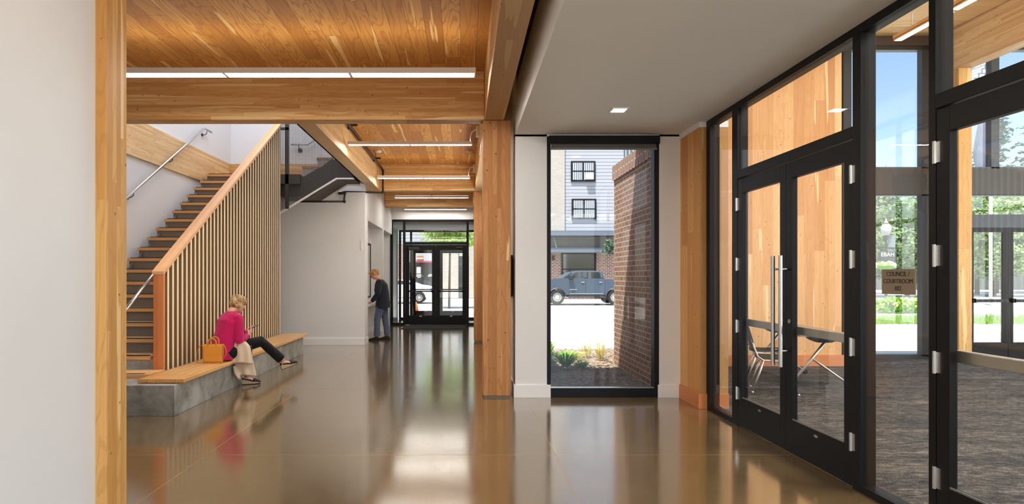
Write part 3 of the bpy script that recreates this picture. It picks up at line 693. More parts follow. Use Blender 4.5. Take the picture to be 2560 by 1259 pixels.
# pipes
sp = thing('sprinkler_pipe', 'black sprinkler pipe running down beside the pale stair beam', 'pipe', (-1.78, 10, 3.2))
part('pipe_run', MB().tube([(-1.80, 8.9, 3.87), (-1.80, 13.38, 3.87)], .024, 12), M['pipe'], sp, smooth=True)
part('pipe_drop', MB().tube([(-1.80, 13.38, 3.87), (-1.80, 13.38, 3.38), (-1.82, 13.37, 3.345), (-1.86, 13.3, 3.345), (-2.66, 13.0, 3.25)] if 0 else [(-1.80, 13.38, 3.87), (-1.80, 13.38, 3.36)], .022, 12), M['pipe'], sp, smooth=True)
part('pipe_branch', MB().tube([(-1.80, 13.38, 3.36), (-2.64, 13.30, 3.37), (-2.70, 13.04, 3.30)], .02, 12).tube([(-2.58, 13.03, 3.30), (-2.72, 13.03, 3.30), ], .03, 12).tube([(-2.58, 13.03, 3.30), (-2.60, 13.03, 3.10)], .02, 12).tube([(-2.59, 13.03, 3.12), (-3.6, 13.03, 3.12)], .02, 12), M['pipe'], sp, smooth=True)
for p in ((-1.80, 13.38, 3.86), (-1.80, 13.38, 3.37), (-2.58, 13.03, 3.30), (-2.59, 13.03, 3.12)): part('elbow', MB().ball(p, .034), M['pipe'], sp, smooth=True)
for y in (9.6, 12.3):
    part('pipe_hanger', MB().tube([(-1.80, y, 3.87), (-1.80, y, 4.03)], .005, 6).tube([(-1.83, y-.02, 3.87), (-1.83, y+.02, 3.87)], .03, 10).box(-1.79, y-.02, 3.90, -1.70, y+.02, 3.93), M['pipe'], sp)

# ================================================================ BENCH
cb = MB(); cb.box(-3.78, 6.43, 0, -3.10, 11.60, .33); cb.box(-5.29, 6.43, 0, -3.78, 7.75, .329)
solid('concrete_plinth', cb, M['conc'], 'cast concrete plinth carrying the bench and the first steps', 'plinth', bevel=.004)
bn = thing('timber_bench', 'long fir plank bench seat on the concrete plinth', 'bench', (-3.3, 9.1, .33))
for k in range(5):
    x0 = -3.555+k*.102
    part('plank', B(x0, 6.54, .338, x0+.097, 11.80, .378), M['bench'], bn, bevel=.003)
for y in (6.75, 8.3, 9.9, 11.45): part('batten', B(-3.54, y, .3305, -3.08, y+.06, .338), M['black2'], bn)
# ================================================================ HALL FITTINGS
sw_ = thing('service_window', 'black framed service window over a counter in the wall recess', 'window', (-2.5, 14.9, .93))
m = MB(); m.box(-2.52, 13.56, .93, -2.495, 13.63, 2.37); m.box(-2.52, 16.10, .93, -2.495, 16.17, 2.37); m.box(-2.52, 13.63, 2.31, -2.495, 16.10, 2.37); m.box(-2.52, 13.63, .93, -2.495, 16.10, .98)
part('frame', m, M['black'], sw_); part('glass_pane', B(-2.515, 13.63, .98, -2.510, 16.10, 2.31), plain('service_glass', srgb(206, 198, 188), .08, spec=.8), sw_)
solid('counter_shelf', B(-2.519, 13.52, .80, -2.16, 16.30, .86), M['trimwhite'], 'white counter shelf in front of the service window', 'counter', bevel=.006)
rl = MB()
for y0_, y1_, z_ in ((14.2, 14.5, 2.60), (14.65, 15.0, 2.60), (14.2, 14.5, 2.52), (14.65, 14.9, 2.51), (14.25, 14.8, 2.43)): rl.box(-2.52, y0_, z_, -2.516, y1_, z_+.035)
solid('recess_lettering', rl, plain('letter_grey', srgb(150, 148, 144), .5), 'faint small grey lettering on the recess wall above the service window', 'lettering')
ls = thing('light_switch', 'small white switch plate on the far white wall near its corner', 'switch', (-2.225, 13.1, 2.06))
part('plate', B(-2.245, 13.088, 2.06, -2.205, 13.1, 2.28), M['fixture'], ls, bevel=.003); part('rocker', B(-2.235, 13.083, 2.10, -2.215, 13.088, 2.24), M['trimwhite'], ls)
tv = thing('wall_screen', 'thin black television seen edge on between the middle column and window wall', 'television', (.61, 8.2, 1.24))
part('casing', B(.585, 7.68, 1.24, .63, 8.75, 1.77), M['black2'], tv, bevel=.004)
part('display', B(.582, 7.71, 1.27, .586, 8.72, 1.74), plain('screen_picture', srgb(70, 110, 120), .1, var=.9, nscale=3), tv)

# ================================================================ PEOPLE
skin = plain('skin', srgb(216, 160, 136), .5, var=.04, nscale=30); skin2 = plain('skin_rosy', srgb(206, 148, 124), .5, var=.04, nscale=30)
def remesh(o, vox, sm=4):
    r = o.modifiers.new('remesh', 'REMESH'); r.mode = 'VOXEL'; r.voxel_size = vox; r.use_smooth_shade = True
    if sm:
        s = o.modifiers.new('smooth', 'SMOOTH'); s.iterations = sm; s.factor = .5
    return o
def V(*a): return Vector(a)
def lerp(a, b, t): return a+(b-a)*t
def fabric(name, col, rough=.85, fold=.5, fs=9, weave=220, sheen=.3):
    t = NT(name); v, xyz = t.obj()
    n = t.noise(v, fs, 2, .45, .4); w_ = t.noise(v, weave, 2)
    c = t.mix(t.math('MULTIPLY', n, .5), col, tuple(c*.72 for c in col[:3])+(1,))
    t.bsdf(c, rough, 0, .2, t.bump(t.math('ADD', n, t.math('MULTIPLY', w_, .08)), fold, .05), Sheen_Weight=sheen); return t.m
def hair_mat(name, dark, mid, light):
    t = NT(name); v, xyz = t.obj()
    s = t.comb(t.math('MULTIPLY', xyz[0], 40), t.math('MULTIPLY', xyz[1], 40), t.math('MULTIPLY', xyz[2], 9))
    n = t.noise(s, 1, 4, .6, 1.2); l = t.noise(v, 14, 2)
    c = t.ramp(t.math('ADD', t.math('MULTIPLY', n, .6), t.math('MULTIPLY', l, .4)), (.36, dark), (.5, mid), (.62, light))
    t.bsdf(c, .45, 0, .4, t.bump(n, .8, .02)); return t.m
class Frame:
    """local frame: f forward, l left, u up"""
    def __init__(s, o, f, u=(0, 0, 1)):
        s.o = Vector(o); s.f = Vector(f).normalized(); u = Vector(u)
        s.l = u.cross(s.f).normalized(); s.u = s.f.cross(s.l).normalized()
    def p(s, f, l, u): return s.o+s.f*f+s.l*l+s.u*u
    def M3(s): return Matrix((s.f, s.l, s.u)).transposed()
def head(mb, F, k=1.0):
    """F.o = head centre; adds skull, face, nose, ears, chin"""
    R = F.M3(); b = lambda c, r, rr=None: mb.ball(F.p(*[x*k for x in c]), *(x*k for x in r), n=16, m=12, R=R)
    b((-.008, 0, .028), (.094, .076, .092)); b((.030, 0, -.035), (.062, .060, .078)); b((.052, 0, -.082), (.032, .034, .026))
    b((.080, 0, .030), (.020, .052, .022)); b((.096, 0, -.012), (.018, .012, .026)); b((.106, 0, -.022), (.012, .013, .010))
    b((.084, 0, -.052), (.014, .024, .008)); b((.082, 0, -.064), (.014, .021, .008))
    for s in (-1, 1):
        b((.050, s*.040, -.018), (.030, .022, .024)); b((-.004, s*.079, -.006), (.016, .007, .030)); b((-.010, s*.083, .004), (.010, .006, .018))
def face_bits(body_parent, F, k=1.0, glasses=False):
    R = F.M3()
    ew = MB(); iris = MB(); br = MB(); lip = MB()
    for s in (-1, 1):
        ew.ball(F.p(.079*k, s*.031*k, .008*k), .011*k, .013*k, .008*k, R=R); iris.ball(F.p(.0875*k, s*.031*k, .007*k), .004*k, .006*k, .006*k, R=R)
        br.tube([F.p(.088*k, s*.014*k, .030*k), F.p(.092*k, s*.030*k, .036*k), F.p(.080*k, s*.050*k, .030*k)], .0035*k, 6)
    lip.tube([F.p(.086*k, -.020*k, -.058*k), F.p(.097*k, 0, -.056*k), F.p(.086*k, .020*k, -.058*k)], .005*k, 8)
    e = part('eye', ew, M['fixture'], body_parent, smooth=True); part('iris', iris, plain('iris', srgb(60, 70, 70), .3), e, smooth=True)
    part('eyebrow', br, plain('brow', srgb(120, 90, 60), .8), body_parent, smooth=True); part('lips', lip, plain('lips', srgb(176, 96, 92), .5), body_parent, smooth=True)
    if glasses:
        g = MB()
        for s in (-1, 1):
            g.tube([F.p(.103*k, (s*.031+.022*math.cos(a))*k, (.006+.016*math.sin(a))*k) for a in [2*PI*i/16 for i in range(16)]], .0018, 6, closed=True)
            g.tube([F.p(.10*k, s*.053*k, .010*k), F.p(.02*k, s*.079*k, .012*k), F.p(-.005*k, s*.082*k, .0*k)], .0018, 6)
        g.tube([F.p(.104*k, -.010*k, .010*k), F.p(.104*k, .010*k, .010*k)], .0018, 6)
        part('glasses', g, M['black2'], body_parent, smooth=True)
def hand(mb, wrist, fwd, palmn, thumb_side, curl=.5, k=1.0, spread=.05):
    """wrist point, forward dir, palm normal (towards palm), thumb_side dir"""
    f = Vector(fwd).normalized(); n = Vector(palmn); n = (n-f*n.dot(f)).normalized(); t = f.cross(n)
    if t.dot(Vector(thumb_side)) < 0: t = -t
    w = Vector(wrist); P = lambda a, b, c: w+(f*a+t*b+n*c)*k
    mb.tube([P(-.01, 0, 0), P(.02, 0, 0), P(.05, .0, .0), P(.085, -.002, 0)], [(.024*k, .017*k), (.030*k, .016*k), (.040*k, .015*k), (.038*k, .012*k)], 12, up=t)
    for i, (b, L) in enumerate(((.030, .072), (.010, .080), (-.011, .075), (-.031, .060))):
        a0 = P(.078, b, 0); pts = [a0]; ang = curl*.5; d = f+t*(b*spread*20*.1)
        cur = a0
        for j, fr in enumerate((.45, .32, .23)):
            dd = (d*math.cos(ang)+n*math.sin(ang)).normalized(); cur = cur+dd*L*fr*k; pts.append(cur); ang += curl*.75
        mb.tube(pts, [.0098*k, .0092*k, .0084*k, .0066*k], 8)
    d = (f*.62+t*.75+n*.35).normalized(); a0 = P(.018, .026, .004)
    mb.tube([a0, a0+d*.038*k, a0+(d*.066+f*.006)*k, a0+(d*.082+f*.018)*k], [.0135*k, .0115*k, .010*k, .0078*k], 8)
VY = 8.10
# ---- seated woman --------------------------------------------------------
wm = thing('person', 'seated person in a pink sweater and black trousers looking at a phone', 'person', (-3.30, 8.05, .38))
ft = V(.62, .78, 0)                       # torso facing
hipc = V(-3.235, 8.02, .47); chest = V(-3.18, 8.09, .82); neck0 = V(-3.145, 8.14, 1.035); headc = V(-3.085, 8.21, 1.118)
lt = V(0, 0, 1).cross(ft).normalized()
shR, shL = V(*(neck0-lt*.165+V(0, -.0, -.085))), V(*(neck0+lt*.165+V(0, 0, -.085)))
elR, wrR = V(-2.985, 8.00, .625), V(-2.955, 8.22, .700)
elL, wrL = V(-3.19, 8.42, .66), V(-3.055, 8.47, .735)
hR, hL = hipc-lt*.09, hipc+lt*.09
kR, aR = V(-2.93, 8.14, .50), V(-3.015, 8.33, .105)        # planted leg
kL, aL = V(-2.80, 8.30, .60), V(-2.555, 8.50, .300)      # crossed leg
HF = Frame(headc, V(.70, .68, -.40))
bm_ = MB()
bm_.tube([hipc, lerp(hipc, chest, .5), chest, neck0+V(0, 0, -.05)], [(.14, .10), (.13, .095), (.15, .10), (.09, .07)], 16, up=lt)
bm_.tube([neck0+V(-.01, -.01, -.05), neck0, headc+V(-.02, -.02, -.05)], [.060, .050, .052], 14)
head(bm_, HF, 1.0)
for s, e, wq in ((shR, elR, wrR), (shL, elL, wrL)): bm_.tube([s, lerp(s, e, .5), e, lerp(e, wq, .5), wq], [.045, .042, .036, .032, .023], 12)
bm_.tube([hR, lerp(hR, kR, .5), kR, lerp(kR, aR, .4), aR], [.07, .065, .05, .048, .032], 12); bm_.tube([hL, lerp(hL, kL, .5), kL, lerp(kL, aL, .4), aL], [.07, .065, .05, .048, .032], 12)
hand(bm_, wrR, V(.25, .55, .45), V(-.75, .45, .35), V(-.2, -.3, 1), .85, .92); hand(bm_, wrL, V(.75, -.28, .22), V(.25, -.35, .8), V(.3, .8, .3), .8, .92)
fR = V(.86, .35, -.10).normalized(); fL = V(.80, .55, .10).normalized()
for a, f in ((aR, fR), (aL, fL)):
    bm_.tube([a-f*.03+V(0, 0, -.025), a+f*.05+V(0, 0, -.035), a+f*.12+V(0, 0, -.06), a+f*.155+V(0, 0, -.065)], [(.032, .036), (.038, .030), (.040, .020), (.034, .014)], 12, up=f.cross(V(0, 0, 1)))
body = remesh(part('body', bm_, skin, wm, smooth=True), .0055, 2); face_bits(wm, HF)
sw = MB()
R_ = lt
sw.tube([hipc+V(0, 0, -.075), hipc+V(0, 0, .0), lerp(hipc, chest, .35), lerp(hipc, chest, .75), chest+V(0, 0, .06), neck0+V(0, 0, -.075), neck0+V(0, 0, -.008)],
        [(.195, .150), (.192, .148), (.172, .138), (.172, .136), (.180, .124), (.160, .104), (.066, .062)], 22, up=lt)
for s, e, wq in ((shR, elR, wrR), (shL, elL, wrL)):
    sw.ball(s+V(0, 0, -.012), .066, .066, .062); sw.ball(lerp(s, neck0, .4)+V(0, 0, -.012), .06, .06, .05); sw.tube([s+V(0, 0, -.01), lerp(s, e, .5), e, lerp(e, wq, .4), lerp(e, wq, .88)], [.070, .065, .056, .053, .040], 14)
pink = fabric('pink_knit', srgb(200, 26, 96), .8, .8, 7, sheen=.15)
remesh(part('sweater', sw, pink, wm, smooth=True, label='bright pink sweater'), .008, 9)
pt = MB(); pt.tube([hipc+lt*.04+V(0, 0, -.02), hipc-lt*.04+V(0, 0, -.02)], [(.12, .12)]*2, 14)
pt.ball(hipc+V(0, 0, -.02), .15, .15, .085); pt.tube([hR, lerp(hR, kR, .55), kR, lerp(kR, aR, .35), lerp(kR, aR, .80)], [.100, .092, .076, .066, .062], 14)
pt.tube([hL, lerp(hL, kL, .55), kL, lerp(kL, aL, .35), lerp(kL, aL, .90)], [.100, .090, .076, .066, .070], 14)
remesh(part('trousers', pt, fabric('black_cloth', srgb(24, 23, 25), .85, .4, 12, sheen=.1), wm, smooth=True, label='black trousers'), .008, 3)
hm = MB(); RH = HF.M3()
for c, r in (((-.020, 0, .040), (.105, .090, .092)), ((-.050, 0, -.010), (.066, .084, .068)), ((.030, 0, .088), (.070, .070, .040)), ((-.02, .045, .00), (.065, .045, .065)), ((-.02, -.045, .00), (.065, .045, .065)),
             ((.055, .055, .045), (.030, .026, .040)), ((.055, -.055, .045), (.030, .026, .040))):
    hm.ball(HF.p(*c), *r, n=16, m=12, R=RH)
rnd = random.Random(3)
for i in range(70):
    a = rnd.uniform(0, 2*PI); e = rnd.uniform(-.3, 1.5); d = V(math.cos(a)*math.cos(e), math.sin(a)*math.cos(e), math.sin(e))
    if (d.x > .3 and d.z < .5) or d.z > 1.2: continue
    p0 = HF.p(-.02+.100*d.x, .088*d.y, .036+.090*d.z); p1 = HF.p(-.015+.098*d.x-.02, .094*d.y, .036+.08*d.z-.055)
    hm.tube([p0, lerp(p0, p1, .5)+(p0-headc).normalized()*.003, p1], [.010, .009, .005], 6)
remesh(part('hair', hm, hair_mat('blonde_hair', srgb(84, 58, 34), srgb(176, 140, 92), srgb(226, 202, 156)), wm, smooth=True, label='short blonde hair'), .006, 1)
def wedge(parent, a, f, lab, drop=.0):
    f = f.normalized(); s = f.cross(V(0, 0, 1)).normalized(); u = s.cross(f).normalized()
    P = lambda x, y, z: a+f*x+s*y+u*z
    sole = MB(); up = MB()
    prof = [(-.055, .048, -.055), (-.03, .040, -.055), (.04, .062, -.07), (.10, .082, -.085), (.16, .088, -.092), (.185, .091, -.093)]
    rs = []
    zb = -.103
    for x, zt, _ in prof:
        w_ = .030 if x < 0 else (.036 if x < .15 else .022)
        rs.append([P(x, -w_, -zt), P(x, w_, -zt), P(x, w_, zb), P(x, -w_, zb)])
    sole.rings(rs); rs2 = [P(.07, -.038, -.085), P(.10, -.041, -.055), P(.13, -.036, -.055), P(.19, -.02, -.08)]
    up.tube([P(.085, 0, -.060), P(.12, 0, -.062), P(.16, 0, -.074), P(.188, 0, -.086)], [(.042, .026), (.044, .024), (.040, .018), (.020, .008)], 14, up=s)
    up.tube([P(-.052, 0, -.03), P(-.02, .034, -.035), P(.05, .038, -.05), P(.09, .036, -.07)], [(.010, .003)]*4, 8, up=u); up.tube([P(-.052, 0, -.03), P(-.02, -.034, -.035), P(.05, -.038, -.05), P(.09, -.036, -.07)], [(.010, .003)]*4, 8, up=u)
    up.tube([P(-.05, 0, -.05), P(-.055, 0, .0)], [(.03, .004), (.022, .004)], 8, up=s)
    sh = part('shoe', up, M['black2'], parent, smooth=True, label=lab); so_ = part('sole', sole, plain('cork_sole', srgb(196, 176, 140), .8, var=.2, nscale=80), sh, bevel=.004)
    part('outsole', MB().rings([[q-u*.0 for q in (rs[i][3], rs[i][2])]+[rs[i][2]-u*.006, rs[i][3]-u*.006] for i in range(len(rs))]), M['rubber'], sh)
wedge(wm, aR+V(0, 0, .006), V(.86, .35, 0), 'black wedge sandal on the floor'); wedge(wm, aL, V(.80, .50, .28), 'black wedge sandal held in the air')
ph = thing('phone', 'small dark phone held by the seated person', 'phone', (-2.925, 8.35, .78))
Mp = Matrix.Translation((-2.925, 8.35, .795)) @ Matrix.Rotation(.75, 4, 'Z') @ Matrix.Rotation(-.42, 4, 'Y')
part('case', MB().box(-.068, -.034, -.004, .068, .034, .004, Mp), M['black2'], ph, bevel=.003); part('display', MB().box(-.062, -.03, .004, .062, .03, .005, Mp), plain('phone_screen', srgb(120, 132, 140), .1), ph)
# coat hanging over the lap
ct = MB()
def drape(mb, rows, nf, amp, seed, n=40):
    rs = []
    for i, (x, y, z, rx, ry) in enumerate(rows):
        fa_ = amp*(i/(len(rows)-1))
        rs.append([(x+rx*math.cos(a)*(1+fa_*math.sin(nf*a+seed)), y+ry*math.sin(a)*(1+fa_*1.6*math.sin(nf*a+seed)), z+.012*math.sin(2*a+seed+i)*(i > 1)) for a in [2*PI*k/n for k in range(n)]])
    mb.rings(rs)
drape(ct, [(-2.985, 8.04, .635, .030, .03), (-2.985, 8.035, .620, .075, .05), (-2.97, 8.03, .56, .105, .06), (-2.965, 8.02, .46, .125, .058), (-2.965, 8.01, .345, .140, .06), (-2.965, 8.01, .335, .10, .03)], 7, .16, .5)
drape(ct, [(-2.95, 8.05, .45, .10, .04), (-2.94, 8.05, .34, .120, .045), (-2.93, 8.06, .24, .125, .05), (-2.92, 8.06, .175, .122, .05), (-2.92, 8.06, .17, .08, .02)], 5, .22, 2.1)
ct.tube([(-3.07, 8.03, .30), (-3.04, 8.02, .22), (-3.0, 8.02, .14), (-2.99, 8.03, .12)], [(.03, .02), (.05, .025), (.04, .02), (.012, .008)], 12)
ct.tube([(-2.99, 7.975, .60), (-3.0, 7.965, .52), (-2.965, 7.96, .42), (-2.93, 7.96, .36)], [(.006, .004)]*4, 8)
remesh(solid('jacket', ct, fabric('beige_cotton', srgb(222, 200, 174), .85, .35, 7), 'crumpled beige jacket hanging off the seated person\'s lap', 'jacket', smooth=True), .007, 2)
# handbag
def curve(pts, k=5):
    P = [Vector(p) for p in pts]; out = []
    for i in range(len(P)-1):
        a, b, c, d = P[max(i-1, 0)], P[i], P[i+1], P[min(i+2, len(P)-1)]
        for j in range(k):
            t = j/k; out.append(.5*((2*b)+(c-a)*t+(2*a-5*b+4*c-d)*t*t+(3*b-a-3*c+d)*t**3))
    return out+[P[-1]]
hb_ = thing('handbag', 'tan leather handbag standing on the bench beside the seated person', 'handbag', (-3.265, 7.83, .379))
tan = plain('tan_leather', srgb(222, 150, 50), .5, var=.08, nscale=12, bump=.15); tan2 = plain('tan_strap', srgb(206, 134, 42), .5, var=.05)
bx, by = -3.265, 7.83
def rr(hx, hy, z, r=.02):
    pts = []
    for sx, sy, a0 in ((1, 1, 0), (-1, 1, 90), (-1, -1, 180), (1, -1, 270)):
        for k in range(4):
            a = math.radians(a0+k*30); pts.append((bx+sx*(hx-r)+r*math.cos(a), by+sy*(hy-r)+r*math.sin(a), z))
    return pts
part('bag_body', MB().rings([rr(.108, .050, .380), rr(.116, .056, .395), rr(.130, .050, .59), rr(.134, .040, .612), rr(.126, .032, .612), rr(.118, .034, .560)]), tan, hb_, smooth=False, bevel=.004)
for s, dz in ((-1, .0), (1, .015)):
    yy = by+s*.042
    part('carry_handle', MB().tube(curve([(bx-.055, yy-.004, .56), (bx-.055, yy-.004, .625), (bx-.047, yy, .66+dz), (bx-.02, yy, .685+dz), (bx+.02, yy, .685+dz), (bx+.047, yy, .66+dz), (bx+.055, yy-.004, .625), (bx+.055, yy-.004, .56)]), [(.010, .004)]*36, 8, up=(1, 0, 0)), tan2, hb_, smooth=True)
part('shoulder_strap', MB().tube(curve([(bx-.125, by-.03, .60), (bx-.165, by-.04, .59), (bx-.192, by-.05, .50), (bx-.195, by-.06, .42), (bx-.17, by-.085, .386), (bx-.05, by-.09, .384), (bx+.10, by-.085, .384), (bx+.14, by-.07, .386), (bx+.135, by-.05, .40)]), [(.011, .003)]*41, 8, up=(0, 1, 0)), tan2, hb_, smooth=True)
part('shoulder_strap', MB().tube(curve([(bx+.125, by-.02, .60), (bx+.155, by-.02, .595), (bx+.178, by-.03, .53), (bx+.165, by-.03, .46), (bx+.135, by-.03, .42)]), [(.011, .003)]*21, 8, up=(0, 1, 0)), tan2, hb_, smooth=True)
# ---- standing person ------------------------------------------------------
PY = 14.1
pm = thing('person', 'standing person in a dark blazer and jeans bending over the service counter', 'person', (-1.93, PY, 0))
hip = V(-1.905, PY, .93); ch = V(-1.925, PY, 1.22); nk = V(-1.985, PY, 1.435); hc = V(-2.085, PY-.01, 1.545)
LT = V(0, -1, 0)                           # left side faces the camera
HF2 = Frame(hc, V(-.78, -.22, -.60))
hl_, hr_ = hip+V(0, -.09, 0), hip+V(0, .09, 0)
kl, al = V(-2.015, PY-.10, .50), V(-2.02, PY-.11, .09); kr_, ar = V(-1.86, PY+.11, .50), V(-1.80, PY+.12, .09)
sl_, s_r = nk+V(.02, -.175, -.07), nk+V(.02, .175, -.07)
el_, wl = V(-1.975, PY-.26, 1.10), V(-2.13, PY-.18, .915); er, wr = V(-1.99, PY+.25, 1.10), V(-2.16, PY+.14, .915)
b2_ = MB()
b2_.tube([hip, ch, nk+V(0, 0, -.06)], [(.13, .10), (.14, .11), (.09, .08)], 16, up=LT); b2_.tube([nk+V(.01, 0, -.06), nk, hc+V(.03, 0, -.06)], [.065, .056, .055], 14); head(b2_, HF2, 1.02)
for s, e, wq in ((sl_, el_, wl), (s_r, er, wr)): b2_.tube([s, e, wq], [.045, .036, .024], 12)
for h_, k_, a_ in ((hl_, kl, al), (hr_, kr_, ar)): b2_.tube([h_, k_, a_], [.07, .052, .036], 12)
hand(b2_, wl, V(-1, .1, -.25), V(0, 0, -1), V(0, .6, .3), .3); hand(b2_, wr, V(-1, -.2, -.25), V(0, 0, -1), V(0, -1, 0), .3)
remesh(part('body', b2_, skin2, pm, smooth=True), .007, 2); face_bits(pm, HF2, 1.02, True)
jk = MB()
jk.tube([V(-1.885, PY, .755), V(-1.895, PY, .86), V(-1.90, PY, 1.0), V(-1.905, PY, 1.14), V(-1.93, PY, 1.28), nk+V(.03, 0, -.08), nk+V(.02, 0, -.02)],
        [(.225, .185), (.215, .175), (.200, .158), (.195, .150), (.200, .145), (.165, .110), (.075, .070)], 24, up=LT)
for s, e, wq in ((sl_, el_, wl), (s_r, er, wr)):
    jk.ball(s, .075, .07, .07); jk.ball(lerp(s, nk, .45)+V(0, 0, -.01), .06, .06, .05); jk.tube([s, lerp(s, e, .5), e, lerp(e, wq, .5), lerp(e, wq, .97)], [.080, .074, .064, .056, .050], 14)
navy = fabric('navy_wool', srgb(30, 34, 46), .85, .35, 7, sheen=.15)
remesh(part('blazer', jk, navy, pm, smooth=True, label='dark navy blazer'), .009, 7)
part('shirt', MB().prism([(-2.075, .99), (-2.062, 1.16), (-2.058, 1.30), (-2.02, 1.40), (-1.99, 1.38), (-2.02, 1.20), (-2.03, 1.0)], 'y', PY-.07, PY+.06), plain('grey_shirt', srgb(120, 124, 132), .8), pm)
lp = MB().prism([(-2.03, 1.405), (-2.07, 1.32), (-2.085, 1.16), (-2.055, 1.02), (-2.04, 1.18), (-2.0, 1.36)], 'y', PY-.105, PY-.07)
part('lapel', lp, navy, pm)
jn = MB(); jn.ball(hip+V(0, 0, -.04), .13, .17, .12)
for h_, k_, a_ in ((hl_, kl, al), (hr_, kr_, ar)): jn.tube([h_+V(0, 0, -.02), lerp(h_, k_, .5), k_, lerp(k_, a_, .5), lerp(k_, a_, .97)], [(.105, .105), (.098, .095), (.080, .078), (.074, .07), (.086, .078)], 16)
remesh(part('jeans', jn, fabric('blue_denim', srgb(82, 96, 122), .85, .4, 12), pm, smooth=True, label='blue jeans'), .009, 3)
h3_ = MB(); R2 = HF2.M3()
for c, r in (((-.018, 0, .040), (.102, .086, .084)), ((-.060, 0, -.010), (.050, .074, .058)), ((.045, 0, .088), (.062, .062, .034)), ((-.02, .05, .01), (.05, .036, .045)), ((-.02, -.05, .01), (.05, .036, .045))):
    h3_.ball(HF2.p(*c), *r, n=16, m=12, R=R2)
for i in range(60):
    a = rnd.uniform(0, 2*PI); e = rnd.uniform(.0, 1.5); d = V(math.cos(a)*math.cos(e), math.sin(a)*math.cos(e), math.sin(e))
    p0 = HF2.p(-.018+.100*d.x, .084*d.y, .038+.084*d.z); p1 = p0+(p0-hc).normalized()*.012+V(0, 0, -.02)
    if d.x > .6 and d.z < .3: continue
    h3_.tube([p0, p1], [.012, .004], 6)
remesh(part('hair', h3_, hair_mat('sandy_hair', srgb(110, 76, 44), srgb(178, 132, 82), srgb(206, 168, 116)), pm, smooth=True, label='short sandy hair'), .007, 1)
for a_, in ((al,), (ar,)):
    s = MB(); f = V(-1, 0, 0)
    s.tube([a_+V(.045, 0, -.045), a_+V(-.02, 0, -.035), a_+V(-.10, 0, -.055), a_+V(-.175, 0, -.066), a_+V(-.20, 0, -.07)], [(.034, .030), (.042, .045), (.044, .030), (.040, .020), (.022, .012)], 14, up=(0, 1, 0))
    sh = part('shoe', s, M['black2'], pm, smooth=True, label='black shoe')
    part('sole', MB().prism([(a_.x-.205, -.04), (a_.x-.17, -.05), (a_.x-.0, -.04), (a_.x+.06, -.035), (a_.x+.07, 0), (a_.x+.06, .035), (a_.x, .04), (a_.x-.17, .05), (a_.x-.205, .04)] and [(a_.x+dx, a_.y+dy) for dx, dy in ((-.205, -.03), (-.17, -.045), (0, -.036), (.06, -.03), (.072, 0), (.06, .03), (0, .036), (-.17, .045), (-.205, .03))], 'z', .001, .022), M['rubber'], sh)

# ================================================================ COUNCIL FURNITURE
def chair(px, py, rot, label, grp=None):
    t = thing('stacking_chair', label, 'chair', (px, py, .004), grp)
    T = Matrix.Translation((px, py, .004)) @ Matrix.Rotation(rot, 4, 'Z')      # faces +x
    plastic = M['black2']
    def shell(xs, zs, w0, w1, th):
        m = MB(); n = len(xs); rs = []
        for i in range(n):
            w_ = w0+(w1-w0)*i/(n-1); row = []
            for k in range(9):
                y = -w_+2*w_*k/8; row.append((xs[i], y, zs[i]+.012*(y/w_)**2))
            rs.append(row+[(p[0]-th*.5, p[1], p[2]-th) for p in reversed(row)])
        return m.rings(rs, M=T)
    part('seat', shell([.24, .20, .10, 0, -.12, -.2], [.435, .455, .452, .445, .445, .455], .225, .20, .014), plastic, t, smooth=True)
    bk_ = MB(); rs = []
    for i, (x, z, w_) in enumerate(((-.20, .52, .17), (-.225, .60, .21), (-.25, .70, .225), (-.275, .79, .22), (-.29, .85, .19))):
        row = [(x-.04+.04*(y/w_)**2, y, z) for y in [-w_+2*w_*k/8 for k in range(9)]]
        rs.append(row+[(p[0]-.014, p[1], p[2]) for p in reversed(row)])
    part('backrest', bk_.rings(rs, M=T), plastic, t, smooth=True)
    for s in (-1, 1):
        part('side_frame', MB().tube([(-.27, s*.20, .74), (-.23, s*.21, .58), (-.19, s*.215, .47), (-.12, s*.215, .42), (.12, s*.215, .42), (.20, s*.215, .425)], .011, 10, M=T), M['satin'], t, smooth=True)
        part('leg', MB().tube([(.12, s*.215, .42), (.27, s*.235, .02)], .0115, 10, M=T).tube([(.268, s*.234, .025), (.272, s*.236, 0)], .015, 10, M=T), M['satin'], t, smooth=True)
        part('leg', MB().tube([(-.12, s*.215, .42), (-.25, s*.235, .02)], .0115, 10, M=T).tube([(-.249, s*.234, .025), (-.252, s*.236, 0)], .015, 10, M=T), M['satin'], t, smooth=True)
chair(4.02, 7.80, 2.75+PI, 'black plastic chair with steel legs seen through the left door leaf')
chair(4.30, 8.55, 2.75+PI, 'second black chair, farther back behind the first one')
tb_ = thing('folding_table', 'grey training table with slanted tubular legs behind the right door leaf', 'table', (4.9, 7.9, .004))
Tt = Matrix.Translation((4.62, 7.75, .004)) @ Matrix.Rotation(-.10, 4, 'Z')
part('tabletop', MB().box(-.28, -.05, .715, .45, 1.75, .745, Tt), plain('table_laminate', srgb(158, 146, 136), .4), tb_, bevel=.006)
